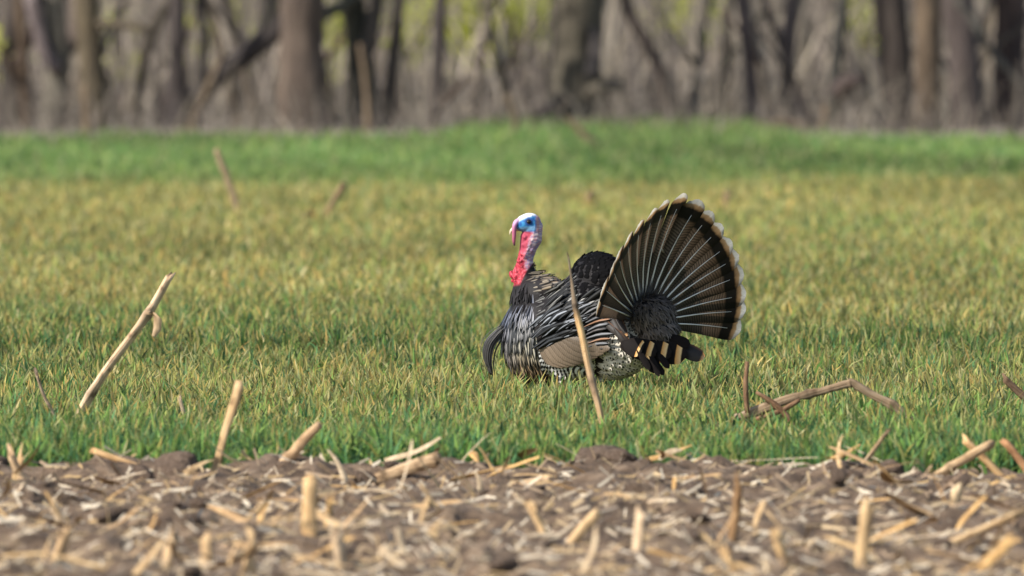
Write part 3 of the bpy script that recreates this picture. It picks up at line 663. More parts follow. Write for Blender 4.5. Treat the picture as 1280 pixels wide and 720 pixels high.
RAD = dict(down=.0062, vent=.012, hump=.0075, collar=.0062, hackle=.0080, breast=.0068, flank=.0115, belly=.009, scap=.0085, wing=.014)
FLOW = dict(down=(.35, -.6), vent=(.9, -.25), hump=(.9, .15), collar=(.2, -1), hackle=(.80, .20), breast=(.14, -1), flank=(.95, -.30), belly=(.7, -.6), scap=(.82, .52), wing=(.9, .25))
acc = {z: [] for z in Z}
for p, nn in zip(pts, nrm):
    if p[2] < .095: continue
    px, py = to_px(p); z = zone(px, py)
    if z is None: continue
    a = acc[z]
    if a:
        dd = np.asarray(a[-400:]) - p
        if (np.einsum('ij,ij->i', dd, dd) < RAD[z] ** 2).any(): continue
    a.append(p)
    p = Vector(p); nn = Vector(nn); fl = FLOW[z]
    d = Vector((fl[0], -fl[0] * .55, fl[1])) + Vector((rs.uniform(-.1, .1), rs.uniform(-.1, .1), rs.uniform(-.1, .1)))
    d = d - nn * d.dot(nn)
    if d.length < .15: d = nn.orthogonal()
    d.normalize(); j = rs.uniform(.8, 1.2); B = Z[z]
    if z == 'hackle' and py < 340: j *= .45
    if z == 'breast':
        t = (py - 372) / 100
        c = np.array([np.interp(t, [0, .2, .5, .75, 1], k) for k in ([.14, .25, .40, .32, .21], [.15, .245, .365, .215, .10], [.21, .26, .27, .125, .055])])  # iridescent sheen painted in by place: blue, olive, copper
        e = np.clip((px - 628) / 20, 0, 1); c = c * (.55 + .45 * e) + np.array([.02, .03, .09]) * (1 - e)
        add_feather(B, p, d, nn, .062 * j, .0100 * j, .03, .06, tuple(c * rs.choice([.12, .5, .9, 1.25, 1.5])), (0, .25, .5, .75, 1.0))
    elif z == 'scap': add_feather(B, p, d, nn, .085 * j, .0125 * j, .045, .04, tuple(np.array([.40, .385, .35]) * rs.choice([.08, .15, .4, .8, 1.1])), (0, .2, .4, .6, .8, 1.0))
    elif z == 'hackle':
        t = np.clip((px - 668) / 30, 0, 1); c = np.array([.24, .195, .135]) * (1 - t) + np.array([.17, .095, .052]) * t
        add_feather(B, p, d, nn, .050 * j, .010 * j, .02, .05, tuple(c * rs.uniform(.6, 1.25)))
    elif z == 'collar': add_feather(B, p, d, nn, .034 * j, .009 * j, .05, .05, tuple(np.array([.016, .015, .016]) * rs.choice([.4, 1, 2.4])))
    elif z == 'hump': add_feather(B, p, d, nn, .030 * j, .022 * j, .02, .05, tuple(np.array([.0035, .0032, .0036]) * j))
    elif z == 'flank': add_feather(B, p, d, nn, .036 * j, .026 * j, .08, .05, tuple(np.array([.76, .69, .58]) * rs.uniform(.75, 1.1)))
    elif z == 'belly': add_feather(B, p, d, nn, .030 * j, .016 * j, .12, .05, tuple(np.array([.72, .69, .64]) * rs.uniform(.6, 1.1)))
    elif z == 'down':
        c = np.array([.19, .155, .13]) * rs.uniform(.5, 1.3)
        for q in range(2):
            d2 = (d + Vector((rs.uniform(-.5, .5), rs.uniform(-.5, .5), rs.uniform(-.5, .5)))).normalized(); d2 = (d2 - nn * d2.dot(nn) * .6).normalized()
            add_feather(B, p, d2, nn, .030 * j, .0060 * j, .16, .0, tuple(c), (0, .5, 1), (-1, 0, 1))
    elif z == 'vent': add_feather(B, p, d, nn, .045 * j, .022 * j, .10, .04, tuple(np.array([.016, .012, .011]) * j))
    else: add_feather(B, p, d, nn, .05 * j, .026 * j, .06, .04, tuple(np.array([.05, .042, .04]) * j))
for z, nm, mt in (('breast', 'breast_plumage', 'f_breast'), ('scap', 'shoulder_plumage', 'f_sheen'), ('hackle', 'neck_plumage', 'f_hackle'), ('hump', 'back_plumage', 'f_black'),
                  ('collar', 'collar_plumage', 'f_black'), ('flank', 'flank_plumage', 'f_flank'), ('belly', 'belly_plumage', 'f_flank'), ('down', 'undertail_down', 'f_black'),
                  ('vent', 'vent_plumage', 'f_black'), ('wing', 'side_plumage', 'f_black')):
    Z[z].build(nm, M[mt], turkey, kind='stuff')

# wings: brown secondaries, barred primaries, dark coverts with a silver sheen painted in
for mirror in (False, True):
    B = Buf()
    cov = []
    for row, (n_, x0, y0, x1, y1) in enumerate([(26, 669, 437, 744, 416), (24, 667, 424, 742, 402), (22, 667, 410, 736, 390)]):
        for k in range(n_):
            t = (k + rs.uniform(-.4, .4)) / (n_ - 1); cov.append((row, k, x0 + (x1 - x0) * t - 5, y0 + (y1 - y0) * t + rs.uniform(-4, 3), t))
    for row, k, rx, ry, t in cov:
        a = math.radians(27 + row * 4 + rs.uniform(-4, 4) - 8 * t); l2 = rs.uniform(30, 44) * (1 - .25 * t)
        tp = (rx + l2 * math.cos(a), ry - l2 * math.sin(a)); mp = ((rx + tp[0]) / 2 - 1, (ry + tp[1]) / 2 - 2.5)
        bright = rs.uniform(.02, .15) if rs.random() < .55 else rs.uniform(.4, 1.1)
        conform(B, [(rx, ry), mp, tp], rs.uniform(4.6, 6.2), .018 + row * .004 + .0030 * (k % 4), tuple(np.array([.33, .35, .38]) * bright), mirror, nv=7)
    wing = B.build('wing', M['f_sheen'], turkey)
    for k in range(8):
        t = k / 7; Bk = Buf()
        rt = (673 + 32 * t, 430 - 9 * t); tp = (710 + 52 * t, 456 - 20 * t + 5 * math.sin(t * 3.1)); mp = ((rt[0] + tp[0]) / 2 - 4, (rt[1] + tp[1]) / 2 + 6 - 5 * t)
        c = np.array([.27, .20, .14]) * (1.08 - .42 * t) * rs.uniform(.92, 1.08)
        conform(Bk, [rt, mp, tp], 16, .016 + .0012 * k, tuple(c), mirror, nv=9, tipoff=.008)
        Bk.build('secondary_feather', M['f_second'], wing)
    for k in range(8):
        t = k / 7; Bk = Buf()
        rt = (675 + 8 * t, 437 + 2 * t); tp = (697 + 42 * t, 480 - 12 * t); mp = ((rt[0] + tp[0]) / 2 - 5 + 2 * t, (rt[1] + tp[1]) / 2 + 6)
        conform(Bk, [rt, mp, tp], 10, .010 + .0008 * k, (.78, .76, .72), mirror, nv=8)
        Bk.build('primary_feather', M['f_primary'], wing)
    # dark tertials over the rear of the wing
    for k, (rt, tp, w) in enumerate([((730 + 2 * (q_ % 3), 440 - 5.2 * q_), (758 + 3 * (q_ % 4), 436 - 6.2 * q_), 5 + q_ % 2) for q_ in range(10)]):
        Bk = Buf(); conform(Bk, [rt, ((rt[0] + tp[0]) / 2, (rt[1] + tp[1]) / 2 - 2), tp], w, .028 + .001 * k, (.40, .20, .10) if k % 4 == 2 else (.22, .22, .23) if k % 2 else (.09, .075, .07), mirror, nv=6)
        Bk.build('tertial_feather', M['f_sheen'], wing)

# tail fan: 18 tail feathers, their outline as seen, their depth from the fan's own turn
OUT = np.array([(743, 386), (750, 362), (762, 336), (772.5, 315), (788, 291), (805.5, 272.5), (820, 259.5), (838, 248), (853, 242), (867, 245), (881, 255), (895, 269), (908, 288), (920, 310), (928, 334), (932, 357), (932, 381), (927, 405), (920, 419)], float)
sg = np.r_[0, np.cumsum(np.hypot(*np.diff(OUT, axis=0).T))]; sg /= sg[-1]
FB = (801, 402); FBD = mid_dy(800) - .02; NT = 18; LT = .42
def fan_pt(s, scale=1.0):
    th = math.radians(-94 + 188 * s); c = np.array([np.interp(s, sg, OUT[:, 0]), np.interp(s, sg, OUT[:, 1])])
    dy = FBD + LT * math.sin(th) * .80 - .085 * math.cos(th)
    return TP(c[0], c[1], dy)
base = TP(FB[0], FB[1], FBD)
def vane(name, i, s, L_frac, wmax, tint, mat, side_off, parent, shaft=True, tipcut=.55):
    tip = fan_pt(s); T = (fan_pt(min(1, s + .03)) - fan_pt(max(0, s - .03))).normalized()
    ax = (tip - base); Ltot = ax.length; ax = ax.normalized(); T = (T - ax * T.dot(ax)).normalized()
    n = ax.cross(T).normalized()
    if n.y > 0: n = -n
    sgn = -1 if s < .5 else 1
    tw = math.radians(9) * sgn; Tt = T * math.cos(tw) - n * math.sin(tw) * -1 * 0 + n * math.sin(tw) * 1
    r0 = base + ax * .030 + n * side_off; ln = (Ltot - .030) * L_frac
    B = Buf(); vs = [0, .06, .15, .27, .4, .53, .66, .77, .86, .92, .96, .985, 1.0]; us = [-1, -.75, -.45, -.2, 0, .2, .45, .75, 1]
    jit = rs.uniform(-.012, .012)
    def cen(v): return r0 + ax * (ln * v) + n * (-.020 * math.sin(math.pi * v * .9)) + T * (jit * v * v)
    for v in vs:
        w = wmax * np.interp(v, [0, .1, .3, .6, .85, .94, .98, 1], [.12, .26, .50, .78, 1, .97, .82, tipcut])
        for u in us:
            du = u * w / 2 * (1.0 if u * sgn < 0 else .82)
            rag = rs.uniform(-.002, .0015) if v > .9 else 0
            B.V.append(cen(v) + Tt * du - n * (abs(u) * w * .03) + ax * (rag - (.010 * abs(u) ** 2.2 if v > .95 else 0))); B.UV.append((u / 2 + .5, v)); B.C.append(tint)
    B.F = grid_faces(0, len(vs), len(us)); o = B.build(name, M[mat], parent)
    if shaft:
        st = [cen(v) + n * .0022 for v in np.linspace(0, .86, 10)]
        V, Fc, UV = tube(st, [.0037 - .0031 * k / 9 for k in range(10)], 6)
        make('shaft', V, Fc, M['shaft'], o)
    return o
for i in range(NT):
    s = (i + .5) / NT; k = rs.uniform(.85, 1.15)
    vane('tail_feather', i, s, 1.0, .100, (k, k * .98, k * .96), 'f_tail', .0016 * abs(i - 8.5), turkey)
for i in range(15):                                      # upper coverts on the fan's front face
    s = (i + .5) / 15
    vane('tail_covert', i, s, .52, .072, (.8, .75, .7), 'f_tail', -.016 - .001 * abs(i - 7), turkey, shaft=False)
B = Buf()                                                # grey down spreading over the fan's roots
for k in range(520):
    s = rs.random(); tip = fan_pt(s); ax = tip - base; n = Vector((.4, -1, .15)).normalized(); ax = (ax.normalized() + Vector((rs.gauss(0, .16), rs.gauss(0, .1), rs.gauss(0, .16)))).normalized()
    ln = rs.uniform(.02, .055) * (1.5 if s < .45 else 1); p = base + ax * rs.uniform(.035, .085) + n * rs.uniform(.012, .022)
    g_ = rs.uniform(.5, 1.3); c = (.20 * g_, .20 * g_, .21 * g_) if s < .5 and rs.random() < .5 else (.125 * g_, .102 * g_, .086 * g_)
    add_feather(B, p, ax, n, ln, .0035, .05, .0, c, (0, .5, 1), (-1, 0, 1))
B.build('tail_root_down', M['f_black'], turkey, kind='stuff')
# banded coverts under the tail
for k, (rt, tp, w) in enumerate([((835, 428), (880, 447), 20), ((832, 420), (862, 431), 15), ((806, 437), (858, 443), 29), ((790, 434), (839, 442), 29), ((776, 430), (820, 441), 28), ((780, 428), (803, 437), 25), ((806, 440), (830, 468), 11), ((800, 436), (818, 466), 10), ((822, 440), (836, 460), 9), ((812, 440), (824, 470), 9), ((796, 434), (812, 462), 9)]):
    B = Buf(); P0 = TP(rt[0], rt[1], mid_dy(815) - .125 - .004 * k); P1 = TP(tp[0], tp[1], mid_dy(845) - .115 - .004 * k)
    d = (P1 - P0); L_ = d.length; d.normalize(); n = Vector((.25, -1, .1)); n = (n - d * n.dot(d)).normalized()
    mat = 'f_band' if 2 <= k <= 5 else 'f_edge' if k == 0 else 'f_black'
    add_feather(B, P0, d, n, L_, w * MPX, .05, .08, (1, 1, 1) if mat != 'f_black' else (.014, .011, .010), tuple(np.linspace(0, 1, 9)), arch=.10)
    B.build('undertail_covert', M[mat], turkey)
for k, (rt, mp, tp, w) in enumerate([((752, 388), (768, 402), (778, 424), 9), ((748, 394), (764, 410), (788, 428), 9), ((757, 384), (772, 396), (784, 420), 8), ((768, 410), (782, 430), (796, 441), 10)]):
    B = Buf(); conform(B, [rt, mp, tp], w, .030 + .002 * k, (1, 1, 1), False, nv=8); B.build('flank_feather', M['f_edge'], turkey)

# head details
m, nt, b = mat_new('beak_horn'); b.inputs["Base Color"].default_value = (.62, .52, .36, 1); b.inputs["Roughness"].default_value = .4
bk = smooth_path([tuple(TP(649, 284.5, hd)) + (4.6 * MPX,), tuple(TP(643, 286, hd)) + (3.4 * MPX,), tuple(TP(639, 289, hd)) + (2.1 * MPX,), tuple(TP(637.3, 293.5, hd)) + (.5 * MPX,)], 4)
V, Fc, UV = tube([q[:3] for q in bk], [q[3] for q in bk], 10); make('beak', V, Fc, m, turkey)
m, nt, b = mat_new('snood_skin'); at_ = N(nt, "ShaderNodeAttribute", attribute_name="tint"); nt.links.new(at_.outputs["Color"], b.inputs["Base Color"]); b.inputs["Roughness"].default_value = .5
sn = smooth_path([tuple(TP(651, 275, hd - .008)) + (3.6 * MPX,), tuple(TP(645.5, 278, hd - .014)) + (3.5 * MPX,), tuple(TP(643, 284, hd - .017)) + (3.0 * MPX,), tuple(TP(642.6, 293, hd - .017)) + (2.6 * MPX,), tuple(TP(642.4, 301, hd - .017)) + (2.1 * MPX,), tuple(TP(643, 307, hd - .017)) + (1.1 * MPX,)], 5)
V, Fc, UV = tube([q[:3] for q in sn], [q[3] for q in sn], 10, wob=.12)
cc = [tuple(np.array([np.interp(uv[1], [0, .25, .5, .8, .93, 1], k) for k in ([.62, .52, .42, .34, .12, .03], [.45, .26, .12, .08, .04, .02], [.58, .46, .20, .13, .06, .02])])) for uv in UV]
make('snood', V, Fc, m, turkey, cols=cc)
m, nt, b = mat_new('eye_dark'); b.inputs["Base Color"].default_value = (.015, .010, .008, 1); b.inputs["Roughness"].default_value = .1
for sd in (-1, 1):
    e0 = surf(661, 277); ex = hd + TD
    p = Vector((e0.x, ex + sd * abs(ex - e0.y) * .95, e0.z)); bm2 = bmesh.new(); bmesh.ops.create_uvsphere(bm2, u_segments=14, v_segments=10, radius=2.9 * MPX)
    vs = [v.co.copy() + p for v in bm2.verts]; fs = [tuple(v.index for v in f.verts) for f in bm2.faces]; bm2.free()
    make('eye', vs, fs, m, turkey)
# beard: a hank of coarse bristles
m, nt, b = mat_new('beard_bristle'); b.inputs["Base Color"].default_value = (.065, .060, .056, 1); b.inputs["Roughness"].default_value = .5
B = Buf()
for k in range(90):
    o1, o2 = rs.gauss(0, 1), rs.gauss(0, .010); e = rs.uniform(.82, 1.0)
    ctl = [(632, 408, 2.2), (622, 418, 4.0), (612.5, 431, 4.6), (609.5, 447, 4.2), (612, 460, 3.0), (615.5, 473, 2.2)]
    pth = smooth_path([tuple(TP(a + o1 * w * .75, b_ + o1 * w * .35, mid_dy(632) - .03 + o2)) for a, b_, w in ctl], 3); pth = pth[:max(4, int(len(pth) * e))]
    V, Fc, UV = tube(pth, [.0014 - .0008 * i / len(pth) for i in range(len(pth))], 4); o = len(B.V)
    B.V += V; B.F += [tuple(i + o for i in f) for f in Fc]; B.UV += UV; B.C += [(1, 1, 1)] * len(V)
B.build('beard', m, turkey)

# ================================================================ cornstalks, sticks and residue
def stalk(name, label, cat, pts, d, tint, nodes=(), group=None, base_z=None, jag=.006, n=9, dd=None, wob=.10, tints=None, sink=None):
    """pts: (px, py, width px) from foot to tip; the foot stands in the ground at distance d"""
    S = FPX / d; P = []
    for i, p in enumerate(pts):
        t = i / (len(pts) - 1); P.append(tuple(at(p[0], p[1], d + (dd or 0) * t)) + (p[2] / 2 / S,))
    if sink is not None:
        a, b_ = np.array(P[0]), np.array(P[1]); e = (a - b_)[:3]; e = e / np.linalg.norm(e)
        dz = max(0.0, a[2] - sink); f = a.copy(); f[:3] += (e * (dz / max(.35, abs(e[2])))); f[2] = sink; P = [tuple(f)] + P
    q = smooth_path(P, 5); path = [v[:3] for v in q]; R = [v[3] for v in q]; m = len(q)
    nd = set(min(m - 1, int(round(t * (m - 1)))) for t in nodes)
    R = [r * (1.28 if i in nd else 1.0) for i, r in enumerate(R)]
    V, Fc, UV = tube(path, R, n, False, wob, 0)
    ph = rs.uniform(0, 6.28); ca_, sa_ = rs.uniform(.10, .22), rs.uniform(.05, .12)      # a cornstalk is not round: flattened and fluted
    tdir = (Vector(path[-1]) - Vector(path[-2])).normalized()
    for i in range(m):
        c = Vector(path[i])
        for k in range(n):
            an = 2 * math.pi * k / n; f = 1 + ca_ * math.cos(2 * an + ph) + sa_ * math.sin(3 * an + ph)
            q_ = c + (Vector(V[i * n + k]) - c) * f
            if i == m - 1: q_ = q_ + tdir * (jag * 1.6 * (math.sin(an + ph) + rs.uniform(-.7, .7)))     # broken slantwise
            V[i * n + k] = q_
    Fc.append(tuple(range(n))[::-1]); o_ = len(V); c = Vector(path[-1]) - tdir * .012; V.append(c); UV.append((.5, .9))
    for k in range(n): Fc.append(((m - 1) * n + k, (m - 1) * n + (k + 1) % n, o_))                     # hollow broken end
    cc = []
    for i in range(m):
        t = i / (m - 1); tt = np.array(tint) if tints is None else np.array([np.interp(t, np.linspace(0, 1, len(tints)), [c[k] for c in tints]) for k in range(3)])
        tt = .72 * tt + .28 * tt.mean() * np.array([1.04, 1.0, .94]); cc += [tuple(tt * 1.18 * (.5 if i in nd else 1.0) * rs.uniform(.86, 1.08))] * n
    cc.append(tuple(np.array(tint) * .45)); og = Vector(path[0]); o = make(name, V, Fc, M['rind'], origin=og, uvs=UV, cols=cc)
    return tag(o, label, cat, group)
PALE = (1.05, .98, .92); ORG = (1.15, .85, .55); BRN = (.55, .40, .30); GRY = (.55, .50, .48); DRK = (.28, .21, .18); PNK = (1.10, .93, .82)
A_ = stalk('cornstalk', 'long pale leaning cornstalk with two dark joints standing in the wheat', 'cornstalk', [(90, 531, 10.5), (131, 465, 11), (184, 393, 10.5), (213, 343, 9)], 37.2, PNK, (.38, .74), sink=-.02)
B = Buf(); p0 = at(184, 394, 37.18)
for k, (px, py, w) in enumerate([(184, 393, 3), (191, 390, 4), (197, 398, 5), (197, 410, 5), (192, 421, 2)]):
    for u in (-1, 0, 1): B.V.append(at(px + u * w, py + u * 1.5, 37.16 - .006 * (u == 0))); B.C.append((.9, .75, .6)); B.UV.append((u / 2 + .5, k / 4))
B.F = grid_faces(0, 5, 3); make('husk_scrap', B.V, B.F, M['straw'], A_, cols=B.C)
stalk('cornstalk', 'straight tan cornstalk stub standing at the soil edge', 'cornstalk', [(268, 598, 8), (280, 545, 9), (292, 508, 11), (299, 482, 12)], 34.15, (1.0, .82, .55), (.12, .36), sink=-.04, jag=.01)
stalk('cornstalk', 'brown split cornstalk stub leaning over a heap of husks', 'cornstalk', [(340, 594, 13), (362, 572, 12), (380, 550, 11), (398, 532, 9)], 34.1, (.88, .68, .50), (.5,), sink=-.03)
stalk('cornstalk', 'orange tan cornstalk lying low, slanting into the soil', 'cornstalk', [(190, 592, 10), (165, 581, 9), (140, 572, 9), (115, 563, 9)], 34.0, (1.15, .85, .50), (.4,), sink=-.01)
stalk('stick', 'thin grey forked stem beside the long pale cornstalk', 'stick', [(76, 534, 4), (66, 515, 5), (55, 495, 5), (45, 465, 5)], 37.1, GRY, (.6,), sink=-.01)
stalk('stick', 'short grey blade of dead stem in the wheat', 'stick', [(231, 536, 3), (230, 518, 4), (224, 496, 4)], 37.0, (.8, .75, .72), sink=-.01)
stalk('cornstalk', 'upright cornstalk standing in front of the turkey, grey above, orange below', 'cornstalk', [(757, 552, 7), (749, 510, 9.5), (738, 468, 10), (729, 425, 10), (721, 392, 9), (718, 374, 7.5), (714, 345, 3.8), (710, 318, 2)], 36.7, ORG, (.36, .69), tints=[(.9, .72, .5), (.45, .36, .33), (.95, .74, .50), (.55, .44, .40), (1.05, .84, .60), (1.2, .88, .48), (.22, .19, .19), (.42, .38, .37), (.26, .24, .24), (.36, .33, .33)], sink=-.02)
br = stalk('branch', 'broken bent branch arching over the wheat', 'branch', [(918, 522, 6), (945, 514, 11), (985, 499, 10), (1025, 489, 8), (1058, 480, 9), (1068, 480, 9), (1090, 493, 9), (1116, 507, 11), (1138, 524, 8), (1160, 548, 4)], 36.9, (.50, .43, .38), (.28, .5, .77), wob=.3)
for pts_, nm in (([(934, 516, 6), (932, 485, 7), (934, 452, 5)], 'twig'), ([(945, 490, 4), (968, 505, 8), (985, 522, 8), (1000, 545, 4)], 'twig'), ([(945, 524, 5), (975, 514, 7), (1000, 500, 5)], 'twig')):
    S = FPX / 36.9; q = smooth_path([tuple(at(a, b_, 36.88)) + (w / 2 / S,) for a, b_, w in pts_], 4)
    V, Fc, UV = tube([v[:3] for v in q], [v[3] for v in q], 7, True, .2); make(nm, V, Fc, M['rind'], br, uvs=UV, cols=[(.42, .30, .24)] * len(V))
# props that carry the branch: both ends reach the soil
for (px, py), d_ in (((918, 522), 36.9), ((1160, 548), 36.9)):
    p = at(px, py, d_); V, Fc, UV = tube([p, Vector((p.x + (.03 if px > 1000 else -.05), p.y, -.03))], [.008, .005], 7); make('twig', V, Fc, M['rind'], br, uvs=UV, cols=[(.45, .35, .28)] * len(V))
stalk('stick', 'dark bare stick slanting in the wheat beyond the bent branch', 'stick', [(1306, 518, 8), (1280, 496, 8), (1255, 473, 7)], 38.0, DRK, sink=-.02)
stalk('stick', 'thin grey brown stem leaning at the soil edge below the branch', 'stick', [(1068, 594, 6), (1085, 572, 6), (1110, 538, 5)], 34.2, (.75, .62, .50), sink=-.03)
stalk('cornstalk', 'tan cornstalk crossing a thinner straw at the soil edge', 'cornstalk', [(1162, 600, 9), (1195, 580, 10), (1240, 554, 10)], 34.0, (.98, .80, .60), (.6,), sink=-.02)
stalk('cornstalk', 'thinner orange straw crossed by the tan cornstalk', 'cornstalk', [(1262, 606, 7), (1235, 578, 8), (1205, 549, 8)], 34.06, (1.15, .85, .50), (.4,), sink=-.02)
stalk('cornstalk', 'reddish brown curled stem beside the crossed straws', 'cornstalk', [(1292, 600, 9), (1275, 575, 9), (1256, 552, 9)], 33.9, (.80, .48, .30), (.4,), sink=-.02)
stalk('cornstalk', 'thick grey brown cornstalk lying at the soil edge, end raised', 'cornstalk', [(438, 610, 12), (480, 596, 13), (520, 582, 15), (547, 574, 17)], 33.9, (.80, .66, .52), (.5,), sink=.0)
stalk('cornstalk', 'pale grey cornstalk lying flat beside a dark clod', 'cornstalk', [(585, 626, 11), (620, 614, 12), (660, 605, 11), (690, 598, 9)], 33.4, (1.0, .85, .70), (.5,), sink=.0)
stalk('cornstalk', 'long faded cornstalk half buried along the soil', 'cornstalk', [(505, 628, 11), (540, 636, 12), (600, 631, 10), (660, 625, 8)], 33.0, (1.05, .92, .78), (.3,), sink=.0)
# blurred stems out in the far wheat
for lab, pts_, d_, tn in [('pale tan dry stem standing in the far wheat', [(301, 272, 6), (292, 245, 7), (280, 212, 7), (270, 186, 6)], 71, (1.0, .86, .72)),
                         ('brown dry stem leaning beside a dark scrap in the far wheat', [(403, 278, 7), (413, 258, 8), (424, 240, 10), (430, 230, 11)], 70, (.62, .50, .36)),
                         ('dark scrap of stem beside the brown leaning stem', [(378, 280, 8), (384, 272, 12), (390, 266, 8)], 70, DRK),
                         ('faint brown stem upright behind the turkey', [(737, 264, 9), (737, 252, 11), (738, 240, 8)], 73, (.62, .50, .36)),
                         ('faint brown stem beside the tail fan, far off', [(905, 262, 9), (908, 250, 10), (911, 240, 8)], 73, (.62, .52, .38)),
                         ('tan broken bough lying at the foot of the massive trunk', [(762, 194, 14), (742, 180, 16), (722, 160, 13), (708, 148, 10)], 101, (.75, .50, .38)),
                         ('pale stub lying in the margin below the thin dark stem', [(1026, 172, 16), (1030, 150, 16), (1034, 130, 10)], 109, (.70, .52, .40)),
                         ('pale flat log at the wood edge beside the loose pair', [(945, 160, 10), (970, 153, 14), (1002, 155, 12), (1016, 162, 7)], 110.5, (.80, .58, .42)),
                         ('pale stump with a split foot below the brown grey trunk', [(122, 190, 12), (110, 168, 18), (108, 140, 16), (106, 105, 12)], 107, (.70, .55, .44)),
                         ('light twig leaning against the leaning dead trunk', [(236, 168, 14), (250, 130, 13), (262, 104, 12), (276, 72, 9)], 111.5, (.70, .58, .48)),
                         ('pale upright twig before the dark double trunk', [(460, 165, 12), (458, 110, 12), (450, 55, 8)], 112, (.62, .50, .42)),
                         ('pale bent bough in the grass before the massive trunk', [(640, 178, 12), (645, 150, 14), (634, 118, 10)], 104, (.62, .54, .48)),
                         ('tan snag lying by the slim straight trunk', [(540, 178, 10), (560, 176, 14), (578, 168, 8)], 107, (.75, .56, .42))]:
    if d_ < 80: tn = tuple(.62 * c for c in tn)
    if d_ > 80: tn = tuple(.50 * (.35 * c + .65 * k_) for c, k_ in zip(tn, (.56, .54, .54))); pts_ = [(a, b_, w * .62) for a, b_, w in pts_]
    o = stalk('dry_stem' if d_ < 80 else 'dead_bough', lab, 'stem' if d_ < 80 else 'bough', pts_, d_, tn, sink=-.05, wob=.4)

# upright stubble in the tilled strip, out of focus towards the camera
STUB = [(390, 690, 388, 603, 17, 29.8, (1.0, .78, .48), 'tall tan stub standing beside the two shorter pale ones'),
        (428, 740, 420, 668, 20, 28.6, (.92, .82, .72), 'broad whitish stub near a bent straw'),
        (410, 664, 412, 626, 11, 30.6, (1.0, .75, .40), 'short orange stub behind the broad whitish one'),
        (62, 735, 84, 662, 17, 28.9, (.90, .72, .52), 'leaning tan stub with a frayed wide top'),
        (200, 745, 218, 672, 17, 28.7, (.95, .78, .58), 'tan stub tilted towards its upright neighbour'),
        (257, 745, 258, 672, 15, 28.7, (1.0, .80, .55), 'upright tan stub beside the tilted one'),
        (688, 692, 664, 634, 14, 30.4, (1.1, .88, .58), 'left arm of a V of two yellow stubs'),
        (708, 690, 746, 642, 14, 30.3, (1.1, .90, .62), 'right arm of a V of two yellow stubs'),
        (792, 740, 802, 640, 15, 29.1, (1.05, .95, .86), 'tall whitish stub with a forked straw on top'),
        (912, 690, 924, 603, 13, 30.3, (.42, .28, .16), 'dark brown curled stub'),
        (994, 745, 968, 664, 18, 28.5, (1.05, .82, .50), 'yellow stub leaning beside the dark curled one'),
        (1074, 745, 1084, 634, 17, 28.9, (1.0, .82, .55), 'tall yellow tan stub beyond the leaning yellow one'),
        (1165, 690, 1280, 640, 12, 30.0, (1.0, .82, .58), 'long straw lying slantwise over the clods'),
        (310, 740, 312, 680, 15, 28.3, (.95, .76, .52), 'low blurred stub between upright stub and tall tan stub'),
        (18, 605, 28, 568, 10, 33.6, (1.0, .78, .50), 'tan husk scrap upright beside a curled leaf'),
        (36, 612, 12, 566, 12, 33.5, (.9, .74, .58), 'curled pale husk leaning on a tan scrap'),
        (85, 668, 66, 630, 12, 31.6, (.95, .88, .80), 'bleached stub behind the leaning tan stub'),
        (848, 700, 800, 668, 12, 29.8, (.9, .72, .5), 'short straw propped beside the tall whitish stub'),
        (1185, 658, 1196, 612, 13, 31.8, (1.0, .90, .72), 'pale yellow stub behind the slanting straw'),
        (935, 745, 905, 690, 14, 28.2, (.95, .74, .46), 'ochre stub low beside the yellow leaning one')]
for (x0, y0, x1, y1, w, d_, tn, lab) in STUB:
    stalk('stubble', lab, 'stubble', [(x0, y0, w), ((x0 + x1) / 2 + rs.uniform(-3, 3), (y0 + y1) / 2, w * .92), (x1, y1, w * .9)], d_, tn, (rs.uniform(.3, .7),), sink=-.04, jag=.012)

# clods of earth
cl = []
for k in range(9):
    b2 = bmesh.new(); bmesh.ops.create_icosphere(b2, subdivisions=3, radius=1.0); sd = k * 3.1
    for v in b2.verts:
        c = v.co; f = 1 + .55 * (float(fbm(c.x * 1.3 + sd, c.y * 1.3 + c.z * 1.7, 60 + k, 3)) - .5) * 2 + .14 * (float(vnoise(c.x * 6 + c.z * 5, c.y * 6 - c.z * 4, 61)) - .5)
        v.co = Vector((c.x * 1.15, c.y, c.z * .72)) * f
    me = bpy.data.meshes.new('clod'); b2.to_mesh(me); b2.free(); me.materials.append(M['clod']); me.polygons.foreach_set("use_smooth", [True] * len(me.polygons)); cl.append(me)
def clod(x, y, s, lab, grp=None):
    o = link('clod', cl[rs.randrange(9)]); o.location = (x, y, float(soil_z(x, y)) + s * .25); o.scale = (s * rs.uniform(.85, 1.3), s, s * rs.uniform(.75, 1.05)); o.rotation_euler = (rs.uniform(-.4, .4), rs.uniform(-.4, .4), rs.uniform(0, 6.28))
    return tag(o, lab, 'clod', grp)
for px, py, w, lab in [(738, 594, 46, 'big dark clod at the soil edge below the turkey'), (225, 606, 60, 'broad brown clod beside the straight tan stub'), (772, 598, 40, 'crumbly clod beside the big dark one'), (172, 604, 40, 'brown clod under the lying orange cornstalk'), (1105, 606, 44, 'dark clod by the thin grey brown stem'), (1200, 612, 40, 'clod under the crossed straws')]:
    p = on_ground(px, py + 8); y_ = min(p.y, float(edge_y(p.x)) - .05); clod(p.x * y_ / p.y, y_, w / 2 / (FPX / y_), lab)
for k in range(90):
    y_ = 27.6 + (D_EDGE - 27.7) * rs.random(); x_ = rs.uniform(-1, 1) * (y_ * 680 / FPX + .1)
    sz = rs.uniform(.010, .036); clod(x_, y_, sz, ('fist sized lump' if sz > .028 else 'small crumb' if sz < .018 else 'lump') + ' of broken brown earth in the tilled strip', 'clods of the tilled strip')

